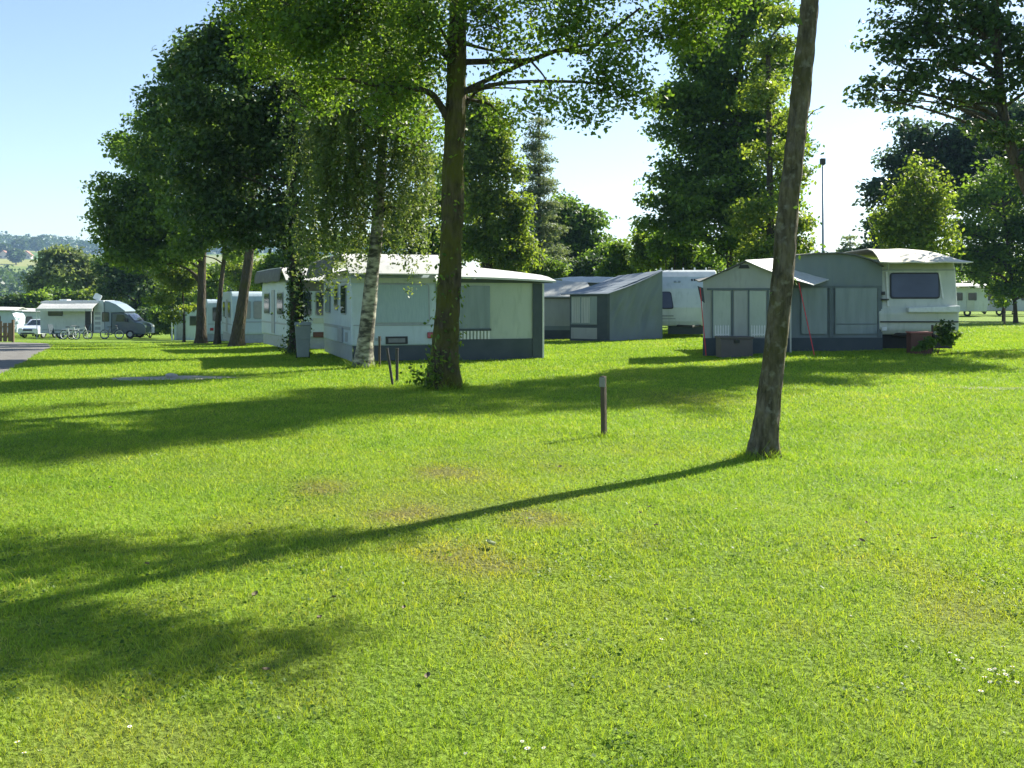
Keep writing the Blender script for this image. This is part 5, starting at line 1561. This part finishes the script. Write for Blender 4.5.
# conifer
lob = []
for k in range(14):
    py = 122 + k * 11.5
    r = 6 + 1.6 * k
    lob.append((538 + random.uniform(-2, 2), py, r, 72, 5))
    lob.append((538 + r * .8 * (1 if k % 2 else -1), py + 4, r * .45, 72, 4))
tree('conifer_tree', 'slender grey green conifer rising alone between the willow and the round dark tree', 72,
     [(539, 335), (539, 300), (539, 250), (539, 190), (539, 140), (539, 112)],
     lob, 0.28, 0.03, M['needle'], M['bark_dark'], n=26000, size=0.23, sprig_n=18, sprig_s=.36, limb_r=.03, brk=False, asp=.3, flat=.35, shell=.3)
tree('broadleaf_tree', 'round dark tree right of the slender conifer', 78,
     [(578, 335), (578, 300), (577, 260), (577, 225)],
     [(574, 226, 22), (588, 220, 14), (564, 208, 14), (592, 245, 16), (556, 246, 20), (578, 256, 22), (602, 244, 10), (546, 232, 14), (552, 218, 10), (606, 258, 14), (540, 256, 18)],
     0.35, 0.15, M['leaf_mid'], M['bark_dark'], n=25200, size=0.25, sprig_s=.5, limb_r=.1)
for (px, lobes, lf, lab, d_) in [
    (545, [(540, 270, 16), (556, 274, 13), (526, 268, 13)], 'leaf_bright', 'sunlit bush behind the low grey awning', 62),
    (585, [(580, 272, 15), (596, 270, 14), (568, 276, 11)], 'leaf_dark', 'dark bush behind the slate awning roof', 64),
    (625, [(622, 262, 16), (636, 268, 14), (610, 270, 13), (618, 248, 11)], 'leaf_bright', 'bright feathery bush above the slate awning', 60),
    (655, [(652, 256, 18), (668, 262, 16), (645, 240, 12), (660, 242, 12)], 'leaf_yellow', 'yellow green bush behind the white nosed caravan', 58),
    (608, [(606, 250, 15), (596, 262, 14), (616, 262, 14)], 'leaf_mid', 'rounded bush between the round dark tree and the feathery one', 66),
    (672, [(676, 236, 14), (664, 248, 14), (686, 250, 13)], 'leaf_bright', 'tall light bush at the left foot of the broad dark tree', 55),
    (515, [(516, 262, 14), (530, 258, 11), (502, 268, 12)], 'leaf_yellow', 'yellow green bush at the right foot of the willow', 58),
    (690, [(690, 262, 16), (705, 266, 14), (680, 268, 12)], 'leaf_mid', 'bush behind the gap left of the pavilion tent', 56)]:
    bush('bush', lab, px, d_, lobes, M[lf], 9000, .17, group='bushes behind the middle caravans', sprig_s=.34)

# big tree behind the pavilion tent
tree('broadleaf_tree', 'tall broad tree with a dark left side behind the pavilion tent and leaning trunk', 52,
     [(733, 342), (733, 315), (733, 280), (732, 240), (734, 180), (738, 110), (742, 40)],
     [(700, 62, 36), (738, 30, 42), (778, 60, 26), (690, 115, 34), (736, 110, 44), (776, 125, 28), (672, 175, 26), (700, 195, 42), (748, 190, 40), (784, 195, 22), (690, 232, 26), (735, 235, 28), (776, 238, 22),
      (722, -10, 44), (768, 5, 30), (668, 130, 18), (665, 100, 16), (655, 200, 16), (760, 85, 30), (718, 150, 36), (795, 150, 16), (795, 225, 16), (760, -40, 36), (715, 250, 18), (650, 225, 14), (800, 255, 12), (720, 100, 38), (702, 152, 38), (738, 152, 36), (722, 212, 36), (688, 90, 28), (756, 128, 32), (716, 60, 34), (690, 210, 30), (755, 215, 28)],
     0.42, 0.16, M['leaf_bright'], M['bark_red'], n=110000, size=0.19, sprig_n=26, sprig_s=.40, limb_r=.10, shell=.35)

tree('broadleaf_tree', 'light green tree just left of and behind the upper part of the leaning trunk', 47,
     [(772, 340), (772, 310), (771, 260), (770, 200), (769, 120), (768, 50)],
     [(775, 50, 22), (765, 90, 26), (785, 120, 20), (768, 150, 26), (790, 175, 18), (765, 205, 28), (790, 220, 20), (770, 245, 26), (795, 248, 14), (750, 255, 18), (782, 20, 18), (745, 225, 16)],
     0.25, 0.10, M['leaf_yellow'], M['bark_dark'], n=20000, size=0.16, sprig_s=.36, limb_r=.07, shell=.3)
# right-hand trees
tree('broadleaf_tree', 'large dark blue green tree behind the yellowish one on the right', 66,
     [(930, 335), (930, 290), (930, 240), (930, 190), (932, 140)],
     [(900, 152, 24), (930, 145, 30), (888, 192, 22), (882, 225, 18), (960, 140, 34), (912, 215, 30), (1000, 150, 34), (950, 190, 34), (990, 200, 30), (874, 205, 12), (912, 130, 18), (885, 245, 16), (1030, 160, 36), (876, 185, 10), (985, 118, 24), (1020, 120, 30), (1000, 180, 36), (1040, 210, 34), (960, 165, 30), (925, 165, 28), (905, 185, 24)],
     0.45, 0.18, M['leaf_blue'], M['bark_dark'], n=62000, size=0.23, sprig_s=.48, limb_r=.12)
tree('rowan_tree', 'yellowish small tree rising above the cream caravan roof', 46,
     [(915, 335), (915, 300), (916, 260), (917, 220)],
     [(908, 206, 14), (922, 184, 10), (936, 200, 12), (900, 228, 15), (926, 226, 16), (944, 222, 9), (915, 167, 5), (890, 194, 6), (934, 174, 6), (893, 240, 12), (950, 244, 9), (918, 246, 14), (882, 222, 6), (905, 180, 5), (945, 186, 4)],
     0.14, 0.06, M['leaf_yellow'], M['bark_dark'], n=15000, flat=2.0, sprig_n=12, size=0.145, sprig_s=.27, limb_r=.04)
tree('broadleaf_tree', 'bright green tree filling the right edge below the overhanging boughs', 58,
     [(1016, 325), (1014, 295), (1008, 250), (1003, 200)],
     [(985, 188, 24), (1012, 225, 32), (972, 225, 22), (1000, 262, 26), (965, 258, 16), (1030, 190, 30), (985, 245, 24), (1035, 260, 30), (960, 205, 12), (978, 276, 14), (1020, 285, 20), (958, 232, 12), (950, 250, 12), (948, 270, 12), (1000, 168, 16), (1035, 230, 30), (968, 198, 10), (1000, 290, 16), (1040, 290, 22)],
     0.11, 0.06, M['leaf_bright'], M['bark_dark'], n=33600, size=0.18, sprig_s=.40, limb_r=.09)
tree('broadleaf_tree', 'large tree at the right edge with dark boughs hanging into the top corner', 28,
     [(1082, 350), (1075, 320), (1058, 270), (1036, 210), (1015, 160), (1003, 115), (998, 60), (995, 0), (994, -70)],
     [(900, 38, 22), (868, 42, 12), (890, 60, 16), (885, 20, 14), (905, 100, 14), (925, 25, 30), (880, 84, 14), (872, 98, 7), (920, 75, 24), (955, 55, 34), (960, 98, 24), (1000, 90, 28), (1012, 45, 36), (975, 15, 42), (1005, 130, 22), (940, -25, 40), (1020, -40, 60), (1070, 60, 50),
      (1085, -40, 70), (905, -10, 26), (862, 90, 5), (940, 110, 12), (1060, 130, 36), (970, -90, 70), (880, -80, 50), (1060, -130, 80), (1120, 60, 60), (900, -140, 60), (985, 130, 16), (1030, 160, 22), (1090, 190, 36), (960, -190, 80)],
     0.23, 0.085, M['leaf_dark'], M['bark_dark'], n=82000, size=0.125, sprig_n=26, sprig_s=.26, limb_r=.06, twigs=900, shell=.2, flare=.4)
tree('sapling', 'young staked tree standing alone on the far right lawn', 62,
     [(1003, 321), (1003, 305), (1003, 285), (1003, 265)],
     [(1003, 272, 8), (995, 288, 8), (1010, 292, 9), (1000, 300, 8), (992, 275, 5), (1012, 278, 6)],
     0.05, 0.025, M['leaf_bright'], M['bark_dark'], n=3900, size=0.14, sprig_s=.22, limb_r=.02)
p = ground_at(1004.5, 324)
o = thing('stake', 'short wooden support stake at the foot of the young tree on the far right', 'stake', (p.x, p.y, p.z))
mb = MB(); mb.tube([(0, 0, -.05), (0, 0, .9)], .06, 8); mb.build('shaft', M['fence_wood'], o)
mb = MB(); mb.tube([(0, 0, .62), (0, 0, .70)], .075, 8); mb.build('tie', M['dark_trim'], o)
lob = []
for k in range(6):
    lob.append((850 + random.uniform(-1, 1), 238 + k * 6, 2.5 + 1.2 * k, 120, 3.5))
tree('conifer_tree', 'small far conifer tip seen between the lamp post and the dark right trees', 120,
     [(850, 325), (850, 290), (850, 260), (850, 234)], lob, .3, .05, M['needle'], M['bark_dark'], n=2700, size=.4, sprig_s=.5, limb_r=.05, brk=False, asp=.35, flat=.4)
for (px, lobes, lf, lab, d_) in [
    (1012, [(1014, 300, 12), (1030, 298, 14)], 'leaf_mid', 'dark hedge bush at the right edge behind the far caravans', 92),
    (985, [(982, 284, 14), (966, 272, 14), (998, 284, 14), (978, 262, 13), (952, 266, 13), (990, 268, 11), (945, 280, 10)], 'leaf_bright', 'light bush rising behind the roofs of the far right caravans', 94),
    (868, [(868, 250, 12), (855, 256, 10), (880, 256, 12)], 'leaf_dark', 'dark bush showing above the awning roof below the lamp post', 64),
    (820, [(820, 262, 12), (805, 264, 12), (835, 262, 10)], 'leaf_dark', 'dark bush hidden behind the awning roof under the lamp post', 62)]:
    bush('bush', lab, px, d_, lobes, M[lf], 3000, .2, group='bushes behind the right hand pitch', sprig_s=.35)

# plants at the tow bar of the cream caravan
for (px, d_, lobes, lf, lab) in [
    (938, 24.9, [(940, 330, 9), (934, 338, 8), (946, 326, 7), (930, 342, 5)], 'leaf_dark', 'dark leafy plant below the nose of the cream caravan'),
    (925, 24.0, [(924, 345, 6), (932, 343, 7), (917, 348, 4)], 'leaf_mid', 'low green plant in front of the red brown crate'),
    (952, 24.6, [(952, 336, 6), (946, 341, 6)], 'leaf_bright', 'light plant at the right foot of the cream caravan')]:
    bush('plant', lab, px, d_, lobes, M[lf], 900, .07, cat='plant', group='plants at the cream caravan nose', sprig_s=.06, stem_r=.008)

# ------------------------------------------------------------------ far woods and hills
def wood(name, label, px0, px1, d, top, n, size, mat, hbase=-3, rmul=1.0):
    """a distant tree belt that reads as one mass"""
    pts = []; rn = []
    npx = int((px1 - px0) / 7) + 1
    for k in range(npx):
        px = px0 + (px1 - px0) * (k + random.uniform(-.4, .4)) / max(npx - 1, 1)
        dd = d * random.uniform(.97, 1.12)
        x = X(px, dd); zt = Z(top(px) + random.uniform(-3, 4), dd)
        zb = hbase
        r = random.uniform(5, 9) / F * dd * rmul
        m = n // npx
        q = sph(m) * np.array([r, r, max((zt - zb) / 2, .5)]) * (RNG.uniform(.5, 1, m) ** .4)[:, None]
        pts.append(q + np.array([x, dd, (zt + zb) / 2])); rn.append(np.clip(RNG.normal(.5, .2, m) * .5 + random.random() * .5, 0, 1))
    P = np.concatenate(pts); rn = np.concatenate(rn)
    v, rr = leaf_quads(P, size, rnd=rn)
    return tag(np_mesh(name, v, np.arange(len(v)), 4, mat, None, {'rnd': rr}), label, 'trees', kind='stuff')

wood('woods', 'dense belt of trees closing the campsite behind the middle and right caravans', 380, 1150, 125, lambda px: 276 + 6 * math.sin(px * .05) - (26 if px > 860 else 0) - (8 if 600 < px < 660 else 0) - (34 if 662 < px < 800 else 0), 26000, .75, M['leaf_mid'], -.5, 1.3)
wood('woods', 'dark tree line beyond the lane behind the left caravans', -120, 330, 150, lambda px: 303 + 4 * math.sin(px * .09) - (8 if px > 110 else 0) - (30 if px > 190 else 0), 13000, .9, M['leaf_dark'], -3.5, 1.2)

def build_hills():
    def hz(px, d):
        # ridge profile of the far hill, falling to the right
        ridge = 247 + 7 * math.sin(px * .013 + .4) + max(0, px - 60) * .06
        zt = Z(ridge, 1500.0)
        t = min(max((d - 330) / (1500 - 330), 0), 1)
        t2 = t * t * (3 - 2 * t)
        return -4 + (zt + 4) * (t2 * .75 + t * .25) + 3.5 * math.sin(d * .012 + px * .02) * t * (1 - t)
    mb = MB(); rows = []
    ds = [330 + (1500 - 330) * (k / 36) for k in range(37)] + [1700, 2000]
    for d in ds:
        rows.append([(X(px, d), d, hz(px, min(d, 1500)) - (0 if d <= 1500 else (d - 1500) * .06)) for px in range(-500, 421, 10)])
    b = 0; nc = len(rows[0])
    for r in rows: mb.v += [Vector(p) for p in r]
    for i in range(len(rows) - 1):
        for j in range(nc - 1):
            a = i * nc + j
            mb.f.append([a, a + 1, a + nc + 1, a + nc])
    m, nt, out = new_mat('hill_meadow')
    L = nt.links.new
    bs = N(nt, 'ShaderNodeBsdfPrincipled'); bs.inputs['Roughness'].default_value = 1; bs.inputs['Specular IOR Level'].default_value = 0
    tc = N(nt, 'ShaderNodeTexCoord'); vo = N(nt, 'ShaderNodeTexVoronoi'); vo.inputs['Scale'].default_value = .006
    L(tc.outputs['Object'], vo.inputs['Vector'])
    rp = ramp(nt, [(0.1, (0.10, 0.17, 0.045)), (.45, (0.17, 0.215, 0.06)), (.75, (0.24, 0.25, 0.09))])
    sp = N(nt, 'ShaderNodeSeparateColor'); L(vo.outputs['Color'], sp.inputs[0]); L(sp.outputs[0], rp.inputs[0])
    L(rp.outputs[0], bs.inputs[0]); L(bs.outputs[0], out.inputs[0])
    tag(mb.build('hills', m, smooth=True), kind='structure')
    return hz
hz = build_hills()

def hill_wood(name, label, spots, n, size, mat):
    pts = []
    m = n // len(spots)
    for (px, d, r, h) in spots:
        c = np.array([X(px, d), d, hz(px, d) + h * .4])
        pts.append(c + sph(m) * np.array([r, r, h * .6]) * (RNG.uniform(.4, 1, m) ** .4)[:, None])
    v, rr = leaf_quads(np.concatenate(pts), size)
    return tag(np_mesh(name, v, np.arange(len(v)), 4, mat, None, {'rnd': rr}), label, 'trees', kind='stuff')
sp_ = [(-300 + k * 3.2, random.uniform(1330, 1500), random.uniform(9, 16), random.uniform(16, 26)) for k in range(220)]
hill_wood('woods', 'dark forest along the crest of the far hill', sp_, 30000, 4.2, M['leaf_dark'])
sp_ = [(random.uniform(-200, 260), random.uniform(420, 640), random.uniform(7, 12), random.uniform(9, 15)) for k in range(90)]
hill_wood('woods', 'blue green woods at the foot of the far hill', sp_, 16000, 2.4, M['leaf_dark'])
for (px, d_, r, lab) in [(20, 1130, 9, 'round tree on the far hill above the two houses'), (36, 1180, 10, 'tree on the far hill near the forest edge'), (16, 900, 8, 'small tree on the far hill below the two houses'),
                         (4, 1010, 8, 'leftmost tree on the far hill at the photo edge')]:
    x = X(px, d_)
    r_ = thing('hill_tree', lab, 'tree', (x, d_, hz(px, d_)), 0, 'single trees on the far hill')
    P = np.array([0, 0, r * 1.05]) + sph(700) * np.array([r, r, r * .8]) * (RNG.uniform(.4, 1, 700) ** .4)[:, None]
    v, rr = leaf_quads(P, 2.6)
    np_mesh('crown', v, np.arange(len(v)), 4, M['leaf_dark'], r_, {'rnd': rr})
    mb = MB(); mb.tube([(0, 0, -1), (0, 0, r)], .6, 6); mb.build('trunk', M['bark_dark'], r_)
for (px, d_, lab) in [(3, 985, 'left one of two small houses on the far hill'), (26, 1000, 'right one of two small houses on the far hill')]:
    x = X(px, d_)
    h_ = thing('house', lab, 'house', (x, d_, hz(px, d_)), R(12), 'houses on the far hill')
    mb = MB(); mb.poly_prism((0, 0, 0), (1, 0, 0), (0, 0, 1), (0, 1, 0), [(-4.5, -2), (4.5, -2), (4.5, 4), (0, 7.6), (-4.5, 4)], 0, 9); mb.build('wall', M['house_wall'], h_)
    mb = MB()
    for s in (-1, 1):
        mb.poly_prism((0, 0, 0), (s, 0, 0), (0, 0, 1), (0, 1, 0), [(-.1, 7.9), (5.4, 3.5), (5.4, 3.9), (-.1, 8.3)], -.8, 9.8)
    mb.build('roof', M['house_roof'], h_)
    mb = MB()
    for s in (-2.6, 1.4): mb.box(s, s + 1.2, -.05, .02, 1, 2.6)
    mb.build('window', M['glass'], h_)

# ------------------------------------------------------------------ daisies and fallen leaves on the grass
def daisy_mesh():
    mb = MB(); n = 10
    mb.tube([(0, 0, 0), (.004, 0, .045)], .0015, 4)
    st = mb
    pet = MB()
    for k in range(n):
        a = 2 * math.pi * k / n
        c, s = math.cos(a), math.sin(a)
        pet.v += [Vector((c * .003, s * .003, .045)), Vector((c * .009 - s * .003, s * .009 + c * .003, .047)), Vector((c * .014, s * .014, .046)), Vector((c * .009 + s * .003, s * .009 - c * .003, .047))]
        b = len(pet.v) - 4
        pet.f.append([b, b + 1, b + 2, b + 3])
    eye = MB(); eye.tube([(0, 0, .044), (0, 0, .049)], .004, 8)
    return st, pet, eye
d0 = thing('daisy', 'small white daisy flower in the short sunlit grass', 'flower', (0, 0, 0), 0, 'white daisies scattered in the lawn')
st, pet, eye = daisy_mesh()
st.build('stalk', M['leaf_mid'], d0); pet.build('petals', M['flower_white'], d0); eye.build('flower_eye', M['flower_eye'], d0)
first = True
for (px, py) in [(950, 660), (957, 668), (990, 678), (998, 682), (1012, 676), (1004, 683), (1016, 690), (985, 686), (660, 646), (706, 660), (18, 752), (24, 762), (40, 757), (522, 748), (545, 756), (528, 760), (980, 700), (972, 664),
                 (690, 598), (736, 512), (129, 734), (923, 507), (930, 596), (1004, 655), (850, 620), (600, 580), (467, 760), (996, 676), (1008, 688), (992, 690)]:
    p = ground_at(px, py)
    o = d0 if first else copy_tree(d0)
    first = False
    k = random.uniform(.45, .9)
    o.location = (p.x, p.y, p.z - .004); o.rotation_euler = (random.uniform(-.2, .2), random.uniform(-.2, .2), random.uniform(0, 6)); o.scale = (k, k, k)

def leaf_thing(name, label, px, py, size, mat, group=None):
    p = ground_at(px, py)
    mb = MB(); rows = []
    prof = [0, .55, .9, 1, .82, .45, 0.04]
    for i, w in enumerate(prof):
        t = i / 6 - .5
        rows.append([(s * w * size * .33, t * size, .006 + size * (.16 * abs(s) + .22 * t * t)) for s in (-1, -.5, 0, .5, 1)])
    mb.sheet(rows, .0015)
    o = mb.build(name, mat)
    o.location = (p.x, p.y, p.z + .022); o.rotation_euler = (random.uniform(-.3, .3), random.uniform(-.3, .3), random.uniform(0, 6))
    return tag(o, label, 'leaf', group)
leaf_thing('fallen_leaf', 'pale upturned leaf on the worn grass below the long trunk shadow', 490, 549, .10, M['leaf_pale'])
for (px, py) in [(70, 498), (319, 623), (266, 677), (428, 684), (404, 614), (656, 530), (866, 527), (862, 545), (650, 511), (934, 543), (110, 491), (334, 603), (640, 517), (898, 540), (250, 528), (147, 569), (255, 600), (952, 512), (560, 470), (380, 455)]:
    leaf_thing('fallen_leaf', 'small dry brown leaf lying on the lawn', px, py, random.uniform(.03, .05), M['leaf_dry'], 'dry brown leaves scattered on the lawn')

# ------------------------------------------------------------------ air
HAZE = True
if HAZE:
    mb = MB(); mb.box(-2500, 2500, -2500, 2500, -40, 150)
    hm = bpy.data.materials.new('haze_air'); hm.use_nodes = True
    hn = hm.node_tree; hn.nodes.clear()
    ho = hn.nodes.new('ShaderNodeOutputMaterial'); pv_ = hn.nodes.new('ShaderNodeVolumePrincipled')
    pv_.inputs['Color'].default_value = (0.42, 0.66, 1.0, 1); pv_.inputs['Density'].default_value = 0.0002
    pv_.inputs['Anisotropy'].default_value = 0.0
    hn.links.new(pv_.outputs[0], ho.inputs['Volume'])
    hb = tag(mb.build('haze', hm), 'thin blue summer haze in the air', 'haze', kind='stuff')
# ------------------------------------------------------------------ light
SUN_AZ = R(49.2); SUN_EL = R(37)
w = bpy.data.worlds.new('World'); SC.world = w
w.use_nodes = True
nt = w.node_tree; nt.nodes.clear()
out = nt.nodes.new('ShaderNodeOutputWorld'); bg = nt.nodes.new('ShaderNodeBackground'); sky = nt.nodes.new('ShaderNodeTexSky')
sky.sky_type = 'NISHITA'; sky.sun_disc = False; sky.sun_elevation = SUN_EL; sky.sun_rotation = SUN_AZ
sky.air_density = 1.0; sky.dust_density = 0.35; sky.ozone_density = 1.0
bg.inputs['Strength'].default_value = 0.074
nt.links.new(sky.outputs[0], bg.inputs[0]); nt.links.new(bg.outputs[0], out.inputs[0])
sd = bpy.data.lights.new('sun', 'SUN'); sd.energy = 5.0; sd.angle = R(0.55); sd.color = (1.0, 0.95, 0.84)
so = bpy.data.objects.new('sun', sd); COL.objects.link(so)
dirv = Vector((math.sin(SUN_AZ) * math.cos(SUN_EL), math.cos(SUN_AZ) * math.cos(SUN_EL), math.sin(SUN_EL)))
so.rotation_euler = dirv.to_track_quat('Z', 'Y').to_euler()
so.location = (20, 20, 40)

SC.view_settings.view_transform = 'Standard'
SC.view_settings.look = 'None'
SC.view_settings.exposure = 1.48
SC.view_settings.gamma = 1.0
SC.view_settings.use_curve_mapping = False
SC.render.engine = 'CYCLES'
SC.cycles.use_denoising = True
SC.cycles.max_bounces = 10
SC.cycles.diffuse_bounces = 6
SC.cycles.glossy_bounces = 2
SC.cycles.transmission_bounces = 6
SC.cycles.caustics_reflective = False
SC.cycles.caustics_refractive = False
SC.cycles.sample_clamp_indirect = 6
